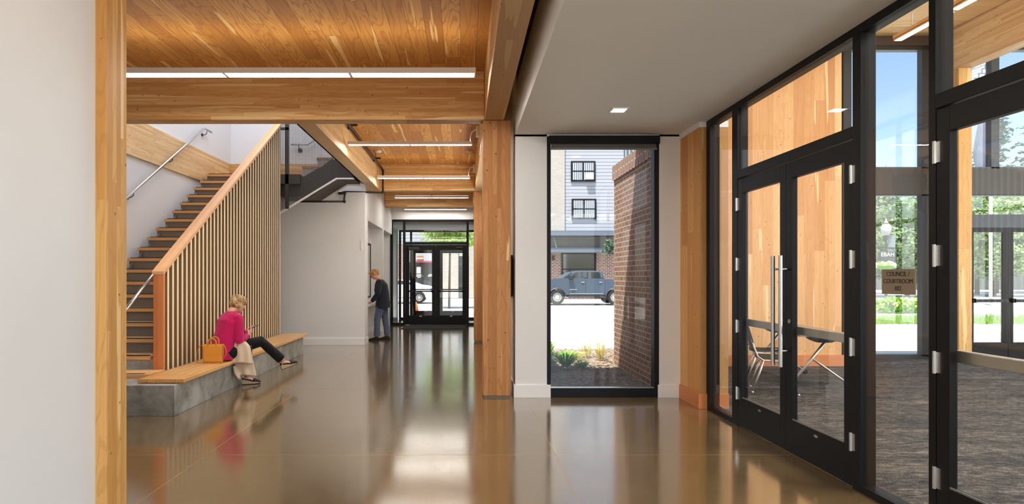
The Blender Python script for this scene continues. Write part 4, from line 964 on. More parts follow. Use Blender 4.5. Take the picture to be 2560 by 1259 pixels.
for i, yy in enumerate((.12, 1.5)):
    part('leg', MB().tube([(.12, yy, .66), (-.33, yy, .06)], [(.026, .016)]*2, 12, M=Tt, up=(0, 1, 0)), M['satin'], tb_, smooth=True)
    part('leg', MB().tube([(-.06, yy, .42), (.44, yy, .05)], [(.026, .016)]*2, 12, M=Tt, up=(0, 1, 0)), M['satin'], tb_, smooth=True)
    part('hub', MB().prism([(-.16, .715), (.30, .715), (.27, .67), (.17, .63), (.0, .63), (-.08, .66)], 'y', yy-.04, yy+.04, Tt), M['black2'], tb_, bevel=.006)
    part('foot_cap', MB().tube([(-.32, yy, .075), (-.35, yy, .04)], .03, 10, M=Tt).tube([(.43, yy, .06), (.46, yy, .03)], .03, 10, M=Tt), M['black2'], tb_)
    part('caster', MB().tube([(-.36, yy-.015, .035), (-.36, yy+.015, .035)], .034, 14, M=Tt).tube([(.465, yy-.015, .035), (.465, yy+.015, .035)], .034, 14, M=Tt), M['rubber'], tb_, smooth=False)

# ================================================================ COUNCIL EXTERIOR GLAZING (Y 10.9)
w5 = sempty('window_5', (8.8, 10.9, 0), 'tall glazed end wall of the council room'); m = MB(); y0, y1 = 10.88, 11.0
def vx(px): return (px-1159)/1500*10.9
def vz(py): return 1.5-(py-690)/1500*10.9
for a, b in ((2303, 2325), (2476, 2496)): m.box(vx(a), y0, vz(890) if a < 2400 else 3.44, vx(b), y1, 5.68)
m.box(6.47, y0, .004, 6.72, y1, 5.68); m.box(11.8, y0, .004, 12, y1, 5.68)
m.box(6.47, y0, 5.60, 12, y1, 5.68); m.box(6.47, y0, .004, vx(2325), y1, .08); m.box(6.47, y0, 2.96, 12, y1, 3.48)
m.box(vx(2396), y0, 2.39, 12, y1, 2.62); m.box(vx(2325), y0, .004, vx(2325)+.9, y1, .08); m.box(8.98, y0, .004, 9.16, y1, 3.0); m.box(10.60, y0, .004, 10.80, y1, 3.0)
part('frame', m, M['slate'], w5)
part('spandrel_panel', B(6.47, y0-.02, 2.98, 11.98, y0-.001, 3.45), M['bronze'], w5)
for a in ((6.72, vx(2303), .08, 2.96), (6.72, vx(2303), 3.48, 5.6), (vx(2325), 8.98, .08, 2.96), (vx(2325), vx(2476), 3.48, 5.6), (vx(2496), 11.8, 3.48, 5.6), (9.16, 10.6, 2.62, 2.96), (10.8, 11.8, .08, 2.4)):
    part('glass_pane', B(a[0], 10.93, a[2], a[1], 10.936, a[3]), M['glass'], w5)
def cdoor(n, x0, x1, label):
    d = sempty('door_%d' % n, ((x0+x1)/2, 10.9, 0), label); m = MB(); s = .09
    m.box(x0, 10.885, .01, x0+s, 10.93, 2.385); m.box(x1-s, 10.885, .01, x1, 10.93, 2.385); m.box(x0+s, 10.885, .01, x1-s, 10.93, .30); m.box(x0+s, 10.885, 2.30, x1-s, 10.93, 2.385)
    part('door_leaf', m, M['black'], d); part('glass_pane', B(x0+s, 10.90, .30, x1-s, 10.906, 2.30), M['glass'], d)
    part('push_bar', B(x0+.04, 10.83, 1.03, x1-.04, 10.86, 1.085).box(x0+.05, 10.83, 1.02, x0+.09, 10.89, 1.1), M['black2'], d)
cdoor(8, 9.165, 9.875, 'left leaf of the council room exit doors'); cdoor(9, 9.885, 10.595, 'right leaf of the council room exit doors')
# ================================================================ OUTDOORS
gp = MB(); gp.box(-40, 7.6, -.30, 2.6, 21.0, -.14) ; gp.box(2.6, 10.4, -.30, 60, 21.0, -.14); gp.box(2.8, 7.6, -.3, 60, 10.4, -.14)
struct('ground_plaza', gp, M['pave'], label='bright concrete plaza outside')
struct('ground_road', B(-60, 21.0, -.32, 90, 39.5, -.18), M['road'], label='sunlit street outside')
struct('ground_sidewalk', B(-60, 39.5, -.32, 90, 70, -.10), M['pave'], label='far sidewalk')
ga = MB(); ga.box(-30, -30, -.32, 12.2, -6, -.02); ga.box(12.2, -30, -.32, 60, 7.6, -.14)
struct('ground_apron', ga, M['pave'])
# mulch bed
def bed(x0, x1, y0, y1, nx, ny, z, amp, seed):
    m = MB(); vs = []; fs = []
    for j in range(ny+1):
        for i in range(nx+1):
            x = x0+(x1-x0)*i/nx; y = y0+(y1-y0)*j/ny
            e = min(1, min(i, nx-i, j, ny-j)/3)
            vs.append((x, y, z+e*amp*noise.noise(Vector((x*2.2, y*2.2, seed)))+e*.02*noise.noise(Vector((x*14, y*14, seed)))))
    for j in range(ny):
        for i in range(nx): a = j*(nx+1)+i; fs.append((a, a+1, a+nx+2, a+nx+1))
    return m.add(vs, fs)
struct('ground_bed', bed(.82, 2.6, 7.58, 12.6, 60, 150, -.03, .05, 3), M['mulch'], label='bark mulch bed under the courtyard window', smooth=True, fix=False)
struct('ground_bed', bed(2.62, 4.2, 10.46, 12.6, 40, 60, -.03, .05, 3), M['mulch'], smooth=True, fix=False)
rn = random.Random(11)
straw = MB()
for i in range(3600):
    x = rn.uniform(.85, 3.9); y = rn.uniform(7.65, 12.5)
    if x > 2.55 and y < 10.5: continue
    a = rn.uniform(0, PI); L = rn.uniform(.015, .05); z = .0+rn.uniform(-.01, .02)
    dx, dy = math.cos(a)*L, math.sin(a)*L; t_ = .003
    straw.add([(x-dx, y-dy, z), (x+dx, y+dy, z+rn.uniform(-.01, .015)), (x+dx-dy*.12, y+dy+dx*.12, z+.004), (x-dx-dy*.12, y-dy+dx*.12, z+.004)], [(0, 1, 2, 3)])
solid('bark_chips', straw, plain('bark_chip', srgb(176, 156, 132), .9, var=.4, nscale=3), 'scattered bark chips over the mulch bed', 'bark chips', kind='stuff', fix=False)
def leafmat(name, c1, c2):
    t = NT(name); v, _ = t.obj(); n = t.noise(v, 2.5, 3); c = t.mix(n, c1, c2)
    p = t.bsdf(c, .55, 0, .3); tl = t.n('BsdfTranslucent'); t.l(c, tl.inputs[0]); mx = t.n('MixShader'); mx.inputs[0].default_value = .35
    t.l(p.outputs[0], mx.inputs[1]); t.l(tl.outputs[0], mx.inputs[2]); t.l(mx.outputs[0], t.out.inputs[0]); return t.m
LG = leafmat('fern_green', srgb(92, 150, 40), srgb(150, 196, 70)); LY = leafmat('dry_yellow', srgb(206, 196, 110), srgb(232, 220, 160))
LT1 = leafmat('tree_green', srgb(84, 110, 72), srgb(142, 164, 110)); LT2 = leafmat('tree_light', srgb(118, 144, 92), srgb(178, 198, 140)); LT3 = leafmat('pine_green', srgb(56, 80, 66), srgb(98, 122, 92))
def plant(x, y, z, h, r, n, mat, label, wdt=.012):
    m = MB(); n = int(n*1.6)
    for i in range(n):
        a = rn.uniform(0, 2*PI); l = rn.uniform(.5, 1)*h; rr_ = rn.uniform(.4, 1)*r; d = Vector((math.cos(a), math.sin(a), 0)); s = Vector((-d.y, d.x, 0))*wdt
        p0 = Vector((x, y, z))+d*.03; p1 = p0+d*rr_*.5+V(0, 0, l*.75); p2 = p0+d*rr_+V(0, 0, l*.72)
        m.add([p0-s*.5, p0+s*.5, p1+s, p1-s, p2], [(0, 1, 2, 3), (3, 2, 4)])
        for q in range(5):
            b = lerp(p0, p1, .35+.13*q); sd_ = (1 if q % 2 else -1); e = b+(Vector((-d.y, d.x, 0))*sd_+d*.6)*wdt*4+V(0, 0, .01)
            m.add([b, lerp(b, e, .5)+V(0, 0, .006)+d*wdt*.6, e, lerp(b, e, .5)-d*wdt*.6], [(0, 1, 2, 3)])
    t = thing('leafy_plant', label, 'plant', (x, y, z)); part('foliage', m, mat, t, fix=False)
    part('stem', MB().tube([(x, y, z-.03), (x, y, z+h*.4)], .008, 6), M['mulch'], t)
plant(1.28, 9.75, -.02, .30, .34, 90, LG, 'bright green feathery plant in front of the courtyard window', .008)
plant(1.72, 10.1, -.02, .34, .42, 110, LG, 'largest feathery green plant in the middle of the courtyard bed', .008)
plant(1.62, 11.6, -.02, .36, .34, 60, LG, 'small green plant toward the far end of the courtyard bed', .008)
plant(1.48, 10.75, -.02, .26, .30, 60, LG, 'small green plant just behind the largest courtyard plant', .008)
plant(1.95, 9.95, -.02, .16, .24, 40, LG, 'low sparse plant at the sunlit edge of the courtyard bed', .008)
plant(2.30, 11.2, -.02, .40, .22, 40, LY, 'pale yellow grassy plant near the brick wall', .0045)
plant(2.48, 10.9, -.02, .45, .18, 40, LY, 'tall dry tuft against the end of the brick wall', .0045)
plant(2.05, 10.9, -.02, .22, .26, 40, LY, 'low dry tuft in the middle of the bed', .0045)
plant(1.22, 10.3, -.02, .5, .3, 90, LG, 'dense green shrub at the left side of the courtyard window', .008)

def crown(mb, c, rx, ry, rz, n, s, seed, droop=0):
    r_ = random.Random(seed); c = Vector(c)
    lob = [(Vector((r_.uniform(-1, 1)*rx*.62, r_.uniform(-1, 1)*ry*.62, r_.uniform(-.75, .85)*rz*.7)), r_.uniform(.28, .5)) for _ in range(18)]
    for i in range(n):
        o, k = r_.choice(lob); d = Vector((r_.gauss(0, 1), r_.gauss(0, 1), r_.gauss(0, 1))).normalized()
        p = c+o+Vector((d.x*rx*k, d.y*ry*k, d.z*rz*k))*r_.uniform(.75, 1.05)
        u = Vector((r_.gauss(0, 1), r_.gauss(0, 1), r_.gauss(0, .6))).normalized(); v_ = u.cross(d+Vector((.01, .02, 0)));
        if v_.length < .1: continue
        v_.normalize(); q = r_.uniform(.6, 1.3)*s
        mb.add([p-u*q, p-v_*q*.6, p+u*q, p+v_*q*.6], [(0, 1, 2, 3)])
def tree(x, y, zc, rx, rz, n, s, mat, label, seed, z0=-.15, trunk=.18, group='leafy street trees' if 0 else None):
    t = thing('tree', label, 'tree', (x, y, z0), group); m = MB(); crown(m, (x, y, zc), rx, rx*.8, rz, n, s, seed)
    part('foliage', m, mat, t, fix=False)
    part('trunk', MB().tube([(x, y, z0), (x+.05, y, zc-rz*.6), (x, y, zc)], [trunk, trunk*.7, trunk*.3], 10).tube([(x, y, zc-rz*.7), (x+rx*.5, y, zc+rz*.1)], [trunk*.4, trunk*.15], 8).tube([(x, y, zc-rz*.6), (x-rx*.5, y, zc+rz*.1)], [trunk*.4, trunk*.15], 8), plain('bark', srgb(96, 84, 72), .9), t, smooth=True)
def conifer(x, y, h, r, mat, label, seed, z0=-.1):
    t = thing('conifer_tree', label, 'tree', (x, y, z0)); m = MB(); r_ = random.Random(seed)
    for k in range(int(h*1.6)):
        z = z0+h*(.12+.86*k/(h*1.6)); rad = r*(1-.9*k/(h*1.6))+.2
        for j in range(7):
            a = r_.uniform(0, 2*PI); L = rad*r_.uniform(.6, 1.1); d = Vector((math.cos(a), math.sin(a), 0)); base = Vector((x, y, z+r_.uniform(-.3, .3)))
            for q in range(16):
                p = base+d*L*(.15+.85*q/15)+V(r_.gauss(0, .18), r_.gauss(0, .18), -.10*L*q/15+r_.gauss(0, .12)); u = Vector((r_.gauss(0, 1), r_.gauss(0, 1), r_.gauss(0, .3))).normalized()*.28; v_ = Vector((r_.gauss(0, 1), r_.gauss(0, 1), r_.gauss(0, .5))).normalized()*.16
                m.add([p-u, p-v_, p+u, p+v_], [(0, 1, 2, 3)])
    part('foliage', m, mat, t, fix=False); part('trunk', MB().tube([(x, y, z0), (x, y, z0+h)], [.3, .04], 10), plain('bark', srgb(96, 84, 72), .9), t, smooth=True)
# trees seen through the council room glass and the entrance
tree(34.0, 46, 4.4, 5.2, 3.6, 19000, .16, LT1, 'broad leafy tree behind the street lamp, through the council room glass', 5)
tree(41.5, 47, 4.6, 4.6, 3.9, 18000, .16, LT2, 'light green tree seen through the glazed exit doors, left', 6)
tree(49.0, 46, 4.8, 4.8, 4.0, 18000, .16, LT2, 'light green tree at the right edge behind the exit doors', 8)
tree(44.5, 52, 8.0, 3.6, 2.6, 15000, .16, LT2, 'round topped tree rising over the spandrel at right', 9)
tree(52.5, 53, 8.6, 3.8, 2.6, 15000, .16, LT1, 'tree behind the right top pane', 19)
conifer(38.0, 54, 11.6, 3.4, LT3, 'dark conifer rising above the leafy tree, left', 12)
conifer(56.0, 58, 19.5, 5.2, LT3, 'tall pine in the upper right door glass', 13)
conifer(49.6, 56, 18.0, 4.0, LT3, 'pine partly hidden by the hanging flag', 14)
tree(-.75, 31, 3.75, 1.65, .95, 5200, .085, leafmat('street_tree_green', srgb(130, 170, 70), srgb(190, 214, 120)), 'small street tree in front of the shops, above the entrance doors', 21, z0=-.18, trunk=.07)
# shrubs and flowers in the median
hd = thing('flower_shrub', 'low flowering shrub by the street lamp', 'shrub', (19.9, 27.5, -.18)); m = MB(); crown(m, (20.4, 27.5, .12), 1.9, .8, .45, 1600, .10, 31); part('foliage', m, LG, hd, fix=False)
m = MB()
for i in range(60):
    m.ball((20.4+rn.uniform(-1.7, 1.7), 26.9+rn.uniform(-.4, .2), .35+rn.uniform(-.2, .2)), .05, n=6, m=4)
part('blossoms', m, plain('yellow_petals', srgb(240, 224, 120), .6), hd, label='yellow blossoms')
gs = MB()
for i in range(5200):
    x = rn.uniform(14.0, 23.5); y = rn.uniform(20.4, 21.3); h = rn.uniform(.18, .42); a = rn.uniform(-.12, .12)
    gs.add([(x-.012, y, -.14), (x+.012, y, -.14), (x+a, y+rn.uniform(-.08, .08), -.14+h)], [(0, 1, 2)])
solid('grass_strip', gs, leafmat('grass_green', srgb(110, 150, 70), srgb(160, 190, 100)), 'strip of tufted green grass at the edge of the bright plaza', 'grass', kind='stuff', fix=False)
bs = MB()
for k in range(12):
    bs.ball((24+k*2.4, 42, .2), 1.5, .8, .7, n=10, m=6)
# street lamp
lx, ly = (2215-1159)/1500*28, 28
sl2 = thing('street_lamp', 'ornate street lamp with a glass globe, banner and flower basket, left of the plaque', 'street lamp', (lx, ly, -.18))
part('pole', MB().lathe([(.16, 0), (.16, .25), (.08, .45), (.055, 1), (.05, 3.4), (.10, 3.5), (.12, 3.56), (.05, 3.6)], (lx, ly, -.18), 16), plain('lamp_green', srgb(44, 56, 54), .5), sl2, smooth=True)
part('globe', MB().lathe([(.10, 3.56), (.20, 3.75), (.22, 3.95), (.15, 4.10), (.05, 4.16)], (lx, ly, -.18), 18), plain('frosted_globe', srgb(160, 164, 164), .3), sl2, smooth=True)
part('finial', MB().lathe([(.13, 4.12), (.08, 4.22), (.03, 4.26), (.03, 4.34), (.0, 4.40)], (lx, ly, -.18), 12), plain('lamp_cap', srgb(150, 154, 154), .4), sl2, smooth=True)
part('cross_arm', MB().tube([(lx-.60, ly, 2.82), (lx+.60, ly, 2.82)], .03, 8), M['black2'], sl2)
part('banner', B(lx+.10, ly-.01, 2.66, lx+.42, ly+.01, 3.40), plain('banner_grey', srgb(120, 128, 136), .7, var=.4, nscale=2), sl2)
fbk = part('flower_basket', MB().ball((lx-.12, ly-.1, 1.98), .42, .35, .20), LG, sl2, smooth=True)
m = MB()
for i in range(70):
    a, b = rn.uniform(0, 2*PI), rn.uniform(-.4, 1.3); m.ball((lx-.12+.44*math.cos(a)*math.cos(b), ly-.1+.37*math.sin(a)*math.cos(b), 1.98+.21*math.sin(b)), .045, n=6, m=4)
part('blossoms', m, plain('cream_petals', srgb(236, 226, 206), .6), fbk)
sg = thing('hanging_sign', 'dark sign with white letters EBAH hanging from the street lamp', 'sign', (lx-.04, ly-.15, 2.2))
part('panel', B(lx-.46, ly-.16, 2.20, lx+.38, ly-.12, 2.63), plain('sign_dark', srgb(44, 48, 52), .6), sg)
text(sg, 'EBAH', .26, (lx-.04, ly-.165, 2.50), (PI/2, 0, 0), M['fixture'])
text(sg, 'N  ED  UND', .11, (lx-.04, ly-.165, 2.28), (PI/2, 0, 0), M['greysteel'])
part('hanger', MB().tube([(lx-.40, ly-.14, 2.63), (lx-.40, ly, 2.82)], .012, 6).tube([(lx+.32, ly-.14, 2.63), (lx+.32, ly, 2.82)], .012, 6), M['black2'], sg)
# flagpole
fx, fy = 30.4, 35
fg = thing('flag', 'furled dark grey flag drooping on a pale pole outside the right door', 'flag', (fx, fy, -.1))
part('pole', MB().tube([(fx+.35, fy, -.1), (fx+.35, fy, 16)], .09, 10), M['fixture'], fg, smooth=True)
m = MB(); rs = []
for i, (z, r) in enumerate(((10.9, .12), (10.2, .34), (9.2, .48), (8.4, .56), (7.8, .46), (7.2, .16))):
    rs.append([(fx+r*math.cos(a)*(1+.25*math.sin(5*a+i*.6)), fy+.5*r*math.sin(a)*(1+.3*math.sin(4*a+i)), z+.12*math.sin(3*a)) for a in [2*PI*k/24 for k in range(24)]])
part('cloth', m.rings(rs), fabric('flag_cloth', srgb(92, 98, 116), .8, .5, 2), fg, smooth=True)
# lattice tower roof seen top right
rt = thing('shingled_roof', 'pale gridded pointed roof in the top right pane', 'roof', (36, 44, 12))
part('slope', MB().prism([(36.0, 15.0), (37.6, 16.9), (38.3, 18.4), (38.3, 15.0)], 'y', 43, 44), brick('shingle_grid', 0, 2, [srgb(206, 208, 214), srgb(190, 194, 202), srgb(170, 174, 184)], srgb(104, 112, 126), bw=.45, bh=.34, msize=.05, bump=.1), rt)
# distant car and bollard at the right
solid('bollard', MB().lathe([(.0, 0), (.10, 0), (.10, 1.0), (.07, 1.08), (0, 1.1)], (23.1, 24.5, -.18), 14), M['bronze'], 'dark bollard beyond the plaza, through the left exit door', 'bollard', smooth=True)
# ------------------------------------------------ apartment building (window view), plane Y=42
AY = 42.0
def ax(px): return (px-1159)/1500*AY
def az(py): return 1.5-(py-690)/1500*AY
ab = thing('apartment_building', 'pale apartment building with lap siding and two blinded windows', 'building', (8.5, AY, -.1))
part('siding_wall', B(ax(1411), AY, az(577), ax(1620), AY+6, az(180)), M['siding'], ab)
part('white_brick_wall', B(ax(1250), AY-.15, az(577), ax(1411), AY+6, az(180)), M['wbrick'], ab)
part('white_brick_band', B(ax(1250), AY-.10, az(622), ax(1620), AY+6, az(590)), M['wbrick'], ab)
part('red_brick_wall', B(ax(1250), AY-.05, -.1, ax(1403), AY+6, az(632)).box(ax(1489), AY-.05, -.1, ax(1620), AY+6, az(632)).box(ax(1403), AY-.05, -.1, ax(1489), AY+6, az(710)), M['bricky'], ab)
cn = plain('canopy_grey', srgb(92, 100, 112), .5)
cpy = part('canopy', B(ax(1250), AY-1.6, az(592), ax(1620), AY, az(584)).box(ax(1250), AY-.4, az(584), ax(1620), AY, az(577)), cn, ab)
cp2 = part('canopy', B(ax(1250), AY-1.3, az(632), ax(1620), AY, az(621)), cn, ab)
for px in (1382, 1511): part('tie_rod', MB().tube([(ax(px), AY-.16, az(588)), (ax(px+3), AY-1.2, az(622))], .035, 6), M['fixture'], cp2)
def awin(px0, px1, py0, py1, mat, ac=False):
    w_ = part('window', B(ax(px0), AY-.10, az(py1), ax(px1), AY+.02, az(py0)), M['black'], ab); x0, x1, z0, z1 = ax(px0)+.12, ax(px1)-.12, az(py1)+.12, az(py0)-.12; xm, zm = (x0+x1)/2, (z0+z1)/2
    part('pane', B(x0, AY-.115, z0, xm-.06, AY-.09, zm-.05).box(xm+.06, AY-.115, z0, x1, AY-.09, zm-.05).box(x0, AY-.115, zm+.05, xm-.06, AY-.09, z1).box(xm+.06, AY-.115, zm+.05, x1, AY-.09, z1), mat, w_)
    if ac: part('air_conditioner', B(xm+.15, AY-.35, z0+.02, x1-.05, AY-.05, z0+.42), M['fixture'], ab, bevel=.03)
awin(1427, 1488, 403, 454, M['blinds'], True); awin(1429, 1490, 497, 548, M['blinds'])
sw2 = part('shop_window', B(ax(1403), AY-.12, az(710), ax(1489), AY+.1, az(632)), M['black'], ab)
part('pane', B(ax(1406), AY-.14, az(671), ax(1484), AY-.1, az(635)).box(ax(1406), AY-.14, az(706), ax(1421), AY-.1, az(674)).box(ax(1424), AY-.14, az(706), ax(1484), AY-.1, az(674)), M['darkglass'], sw2)
part('wall_light', MB().tube([(ax(1382), AY-.25, az(650)), (ax(1382), AY-.25, az(638))], .10, 12), M['black2'], ab)
hs_ = thing('hanging_plant', 'dark hanging flower basket at the corner of the brick shopfront', 'plant', (ax(1524), 40.5, 3)); m = MB(); crown(m, ((1524-1159)/1500*40.2, 40.2, 3.5), .6, .4, .75, 260, .13, 61); part('foliage', m, LT3, hs_, fix=False)
# ------------------------------------------------ shops (entrance view), plane Y=43
SY = 43.0
def bx_(px): return (px-1159)/1500*SY
def bz(py): return 1.5-(py-690)/1500*SY
sb = thing('shop_building', 'white brick shop building across the street, seen through the entrance', 'building', (-2, SY, -.1))
part('upper_wall', B(bx_(900), SY, bz(612), bx_(1245), SY+5, bz(480)), M['siding'], sb)
part('brick_pier', B(bx_(1098), SY-.1, bz(745), bx_(1146), SY+5, bz(612)), M['wbrick'], sb)
part('brick_pier', B(bx_(985), SY-.1, bz(760), bx_(1022), SY+5, bz(612)), M['bricky'], sb)
part('brick_pier', B(bx_(1172), SY-.1, bz(760), bx_(1245), SY+5, bz(612)), M['wbrick'], sb)
part('plinth_wall', B(bx_(1098), SY-.14, -.1, bx_(1245), SY+5, bz(745)), M['siding'], sb)
sgn = part('sign_fascia', B(bx_(1022), SY-.25, bz(655), bx_(1098), SY, bz(612)), plain('fascia_grey', srgb(150, 152, 156), .6), sb)
part('red_stripe', B(bx_(1036), SY-.27, bz(656), bx_(1098), SY-.2, bz(652)), plain('sign_red', srgb(140, 60, 70), .5), sgn)
cxs = bx_(1051)
part('emblem', MB().ball((cxs, SY-.27, bz(641.5)), .24, .04, .10).ball((cxs, SY-.27, bz(650)), .24, .04, .06), plain('emblem_brown', srgb(150, 92, 70), .5), sgn, smooth=True)
part('emblem_band', B(cxs-.22, SY-.32, bz(647), cxs+.22, SY-.26, bz(644)), M['fixture'], sgn)
shp = part('shopfront', B(bx_(1022), SY-.12, -.1, bx_(1098), SY+.1, bz(655)).box(bx_(1146), SY-.12, bz(760), bx_(1172), SY+.1, bz(640)), M['darkglass'], sb)
part('mullion', B(bx_(1054), SY-.2, -.1, bx_(1057), SY-.12, bz(655)).box(bx_(1085), SY-.2, -.1, bx_(1088), SY-.12, bz(655)), M['black2'], shp)
part('menu_poster', B(bx_(1042), SY-.16, bz(683), bx_(1052), SY-.12, bz(667)), M['fixture'], shp)
text(shp, 'OPEN DAILY\nSHORT MENU' if 0 else '', .3, (bx_(1047), SY-.15, bz(690)), (PI/2, 0, 0), M['fixture']) if 0 else None
text(sb, 'FRESH\nBURGERS' if 0 else 'SHOP', .01, (0, 0, 0), (0, 0, 0), M['fixture']) if 0 else None
part('window_lettering', B(bx_(1042), SY-.15, bz(687), bx_(1053), SY-.12, bz(685)).box(bx_(1041), SY-.15, bz(690.5), bx_(1058), SY-.12, bz(688.5)).box(bx_(1044), SY-.15, bz(694), bx_(1052), SY-.12, bz(692)).box(bx_(1072), SY-.15, bz(687), bx_(1081), SY-.12, bz(685)).box(bx_(1070), SY-.15, bz(690.5), bx_(1082), SY-.12, bz(688.5)), M['fixture'], shp)
nb = thing('far_building', 'pale building row continuing beyond the street trees', 'building', (30, 64, -.1))
part('wall', B(14, 64, -.1, 26, 70, 5.0), M['wbrick'], nb)

# ------------------------------------------------ vehicles
M['rim'] = plain('alloy_rim', srgb(176, 176, 176), .35, .3)
def wheel(parent, c, r, w_, mat_rim, spokes=10, nm='wheel'):
    x, y, z = c
    T = Matrix.Translation(c) @ Matrix.Rotation(PI/2, 4, 'X')
    ty = part(nm, MB().lathe([(r*.58, -w_/2), (r*.9, -w_/2), (r, -w_*.35), (r, w_*.35), (r*.9, w_/2), (r*.58, w_/2), (r*.58, -w_/2)], (0, 0, 0), 32, M=T, cap=False), M['rubber'], parent, smooth=False)
    m = MB().lathe([(r*.50, w_*.44), (r*.58, w_*.50), (r*.60, w_*.44)], (0, 0, 0), 32, M=T, cap=False); m.lathe([(0, w_*.30), (r*.16, w_*.30), (r*.16, w_*.42), (0, w_*.44)], (0, 0, 0), 16, M=T)
    for k in range(spokes):
        a = 2*PI*k/spokes; m.box(r*.12, -.022*r/.38, w_*.34, r*.55, .022*r/.38, w_*.42, T @ Matrix.Rotation(a, 4, 'Z'))
    part('rim', m, M['rim'], ty); part('brake_disc', MB().lathe([(0, w_*.1), (r*.52, w_*.1), (r*.52, w_*.16), (0, w_*.16)], (0, 0, 0), 24, M=T), M['black2'], ty)
KY = 34.5; K = KY/1500
def kx(px): return (px-1159)*K
def kz(py): return 1.5-(py-690)*K
tk = thing('pickup_truck', 'slate blue crew cab pickup truck parked across the street', 'truck', (kx(1465), KY+.9, -.16))
paint = plain('slate_blue_paint', srgb(62, 76, 92), .25, .2, .6, var=.04, nscale=1)
def arch(cx, r, z0, n=10, rev=False):
    pts = [(kx(cx)+r*math.cos(a), kz(742)+r*math.sin(a)) for a in [PI*k/n for k in range(n+1)]]
    pts = [(x, max(z, z0)) for x, z in pts]
    return pts            # right to left over the top
zb = kz(737)
low = [(kx(1567), kz(697)), (kx(1568), kz(733)), (kx(1556), zb)]+arch(1537, .47, zb)+arch(1393, .47, zb)+[(kx(1362), kz(741)), (kx(1352), kz(738)), (kx(1352), kz(712)), (kx(1357), kz(702)), (kx(1376), kz(697.5)), (kx(1410), kz(694.5)), (kx(1512), kz(696)), (kx(1513), kz(697.5))]
bd = part('lower_body', MB().prism(low, 'y', KY, KY+1.95), paint, tk, bevel=.05)
cab = [(kx(1405), kz(695)), (kx(1427), kz(681)), (kx(1436), kz(677.5)), (kx(1450), kz(676)), (kx(1500), kz(676.5)), (kx(1508), kz(679)), (kx(1513), kz(697))]
part('cab', MB().prism(cab, 'y', KY+.10, KY+1.85), paint, tk, bevel=.06)
part('side_window', MB().prism([(kx(1431), kz(695)), (kx(1437), kz(684)), (kx(1442), kz(680.5)), (kx(1461), kz(679.5)), (kx(1461.5), kz(697.5))], 'y', KY+.085, KY+.12), M['darkglass'], tk)
part('side_window', MB().prism([(kx(1468), kz(698)), (kx(1468), kz(679.5)), (kx(1498), kz(680)), (kx(1501), kz(684)), (kx(1503), kz(698))], 'y', KY+.085, KY+.12), M['darkglass'], tk)
part('windshield', MB().prism([(kx(1404), kz(695.5)), (kx(1426), kz(680.8)), (kx(1430), kz(680)), (kx(1411), kz(694.5))], 'y', KY+.085, KY+1.87), plain('tinted_windshield', srgb(70, 84, 92), .3, 0, .5), tk)
part('door_seam', B(kx(1463.8), KY-.006, kz(734), kx(1464.6), KY+.002, kz(698)).box(kx(1512), KY-.006, kz(736), kx(1513), KY+.002, kz(698)).box(kx(1424), KY-.006, kz(732), kx(1424.7), KY+.002, kz(700)), M['black2'], tk)
for px in (1457, 1501): part('door_handle', B(kx(px-4), KY-.05, kz(706), kx(px+4), KY+.002, kz(704)), M['steel'], tk, bevel=.01)
part('mirror', B(kx(1422), KY-.28, kz(699), kx(1432), KY-.05, kz(687)), M['black2'], tk, bevel=.04)
part('trim_strip', B(kx(1424), KY-.02, kz(734.5), kx(1507), KY+.002, kz(733)), M['steel'], tk); part('badge', B(kx(1424), KY-.012, kz(724), kx(1442), KY+.002, kz(722.5)), M['steel'], tk)
part('running_board', B(kx(1422), KY-.08, kz(744), kx(1508), KY+.15, kz(738)), M['black2'], tk, bevel=.02)
part('underbody', B(kx(1405), KY+.2, kz(741), kx(1560), KY+1.7, kz(735)), M['black2'], tk)
for px in (1393, 1537):
    wheel(tk, (kx(px), KY+.12, kz(742)-.005), .425, .28, M['satin'], 12); wheel(tk, (kx(px), KY+1.8, kz(742)-.005), .425, .28, M['satin'], 12)
    part('arch_trim', MB().tube([(kx(px)+.50*math.cos(a), KY-.005, kz(742)+.50*math.sin(a)) for a in [PI*(.03+.94*k/16) for k in range(17)]], .035, 6), M['slate'], tk)
CY = 36.5; K2 = CY/1500
def cx_(px): return (px-1159)*K2
def cz(py): return 1.5-(py-690)*K2
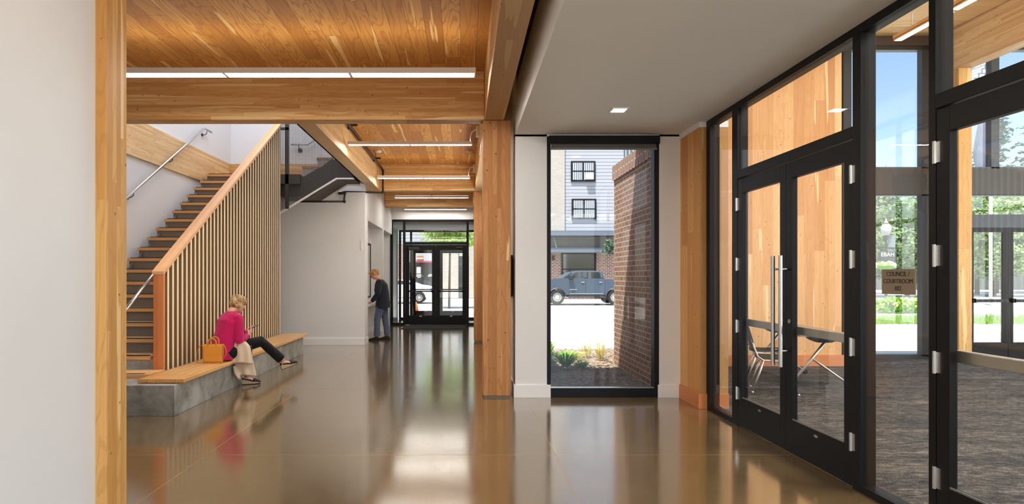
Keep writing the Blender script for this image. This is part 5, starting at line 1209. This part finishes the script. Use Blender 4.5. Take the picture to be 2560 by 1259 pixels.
cr = thing('white_car', 'white car parked outside the entrance, its rear behind the door frame', 'car', (cx_(1020), CY+.9, -.18))
wp = plain('white_car_paint', srgb(236, 238, 240), .25, 0, .6, var=.01)
zb2 = cz(752)
def arch2(cx, r): return [(cx_(cx)+r*math.cos(a), max(zb2, cz(743.5)+r*math.sin(a))) for a in [PI*k/10 for k in range(11)]]
part('lower_body', MB().prism([(cx_(1078), cz(717)), (cx_(1081), cz(728)), (cx_(1080), cz(748)), (cx_(1074), zb2)]+arch2(1048, .37)+arch2(938, .37)+[(cx_(915), zb2), (cx_(908), cz(735)), (cx_(910), cz(718)), (cx_(930), cz(711)), (cx_(1045), cz(711)), (cx_(1068), cz(714))], 'y', CY, CY+1.8), wp, cr, bevel=.06)
part('cabin', MB().prism([(cx_(922), cz(712)), (cx_(945), cz(701)), (cx_(975), cz(698)), (cx_(1005), cz(698.5)), (cx_(1025), cz(702)), (cx_(1052), cz(712))], 'y', CY+.15, CY+1.65), wp, cr, bevel=.06)
part('side_window', MB().prism([(cx_(935), cz(711)), (cx_(952), cz(703)), (cx_(978), cz(700.5)), (cx_(1004), cz(701)), (cx_(1020), cz(704)), (cx_(1038), cz(711))], 'y', CY+.13, CY+.17), M['darkglass'], cr)
part('headlight', MB().ball((cx_(1076), CY+.15, cz(722)), .10, .25, .09), M['steel'], cr, smooth=True)
for px in (1048, 938):
    for yy in (.1, 1.7): wheel(cr, (cx_(px), CY+yy, cz(743.5)), .34, .22, M['satin'], 9)
cn_ = thing('traffic_cone', 'orange traffic cone standing in the street outside the entrance', 'cone', ((1040.5-1159)/1500*28, 28, -.18))
cxx = (1040.5-1159)/1500*28
part('cone_body', MB().lathe([(.12, .03), (.035, .42), (.02, .46), (0, .46)], (cxx, 28, -.18), 18), plain('cone_orange', srgb(255, 104, 20), .5), cn_, smooth=True)
part('base', B(cxx-.17, 27.83, -.18, cxx+.17, 28.17, -.15), M['rubber'], cn_, bevel=.01)
print('script bytes ok; objects', len(bpy.data.objects))
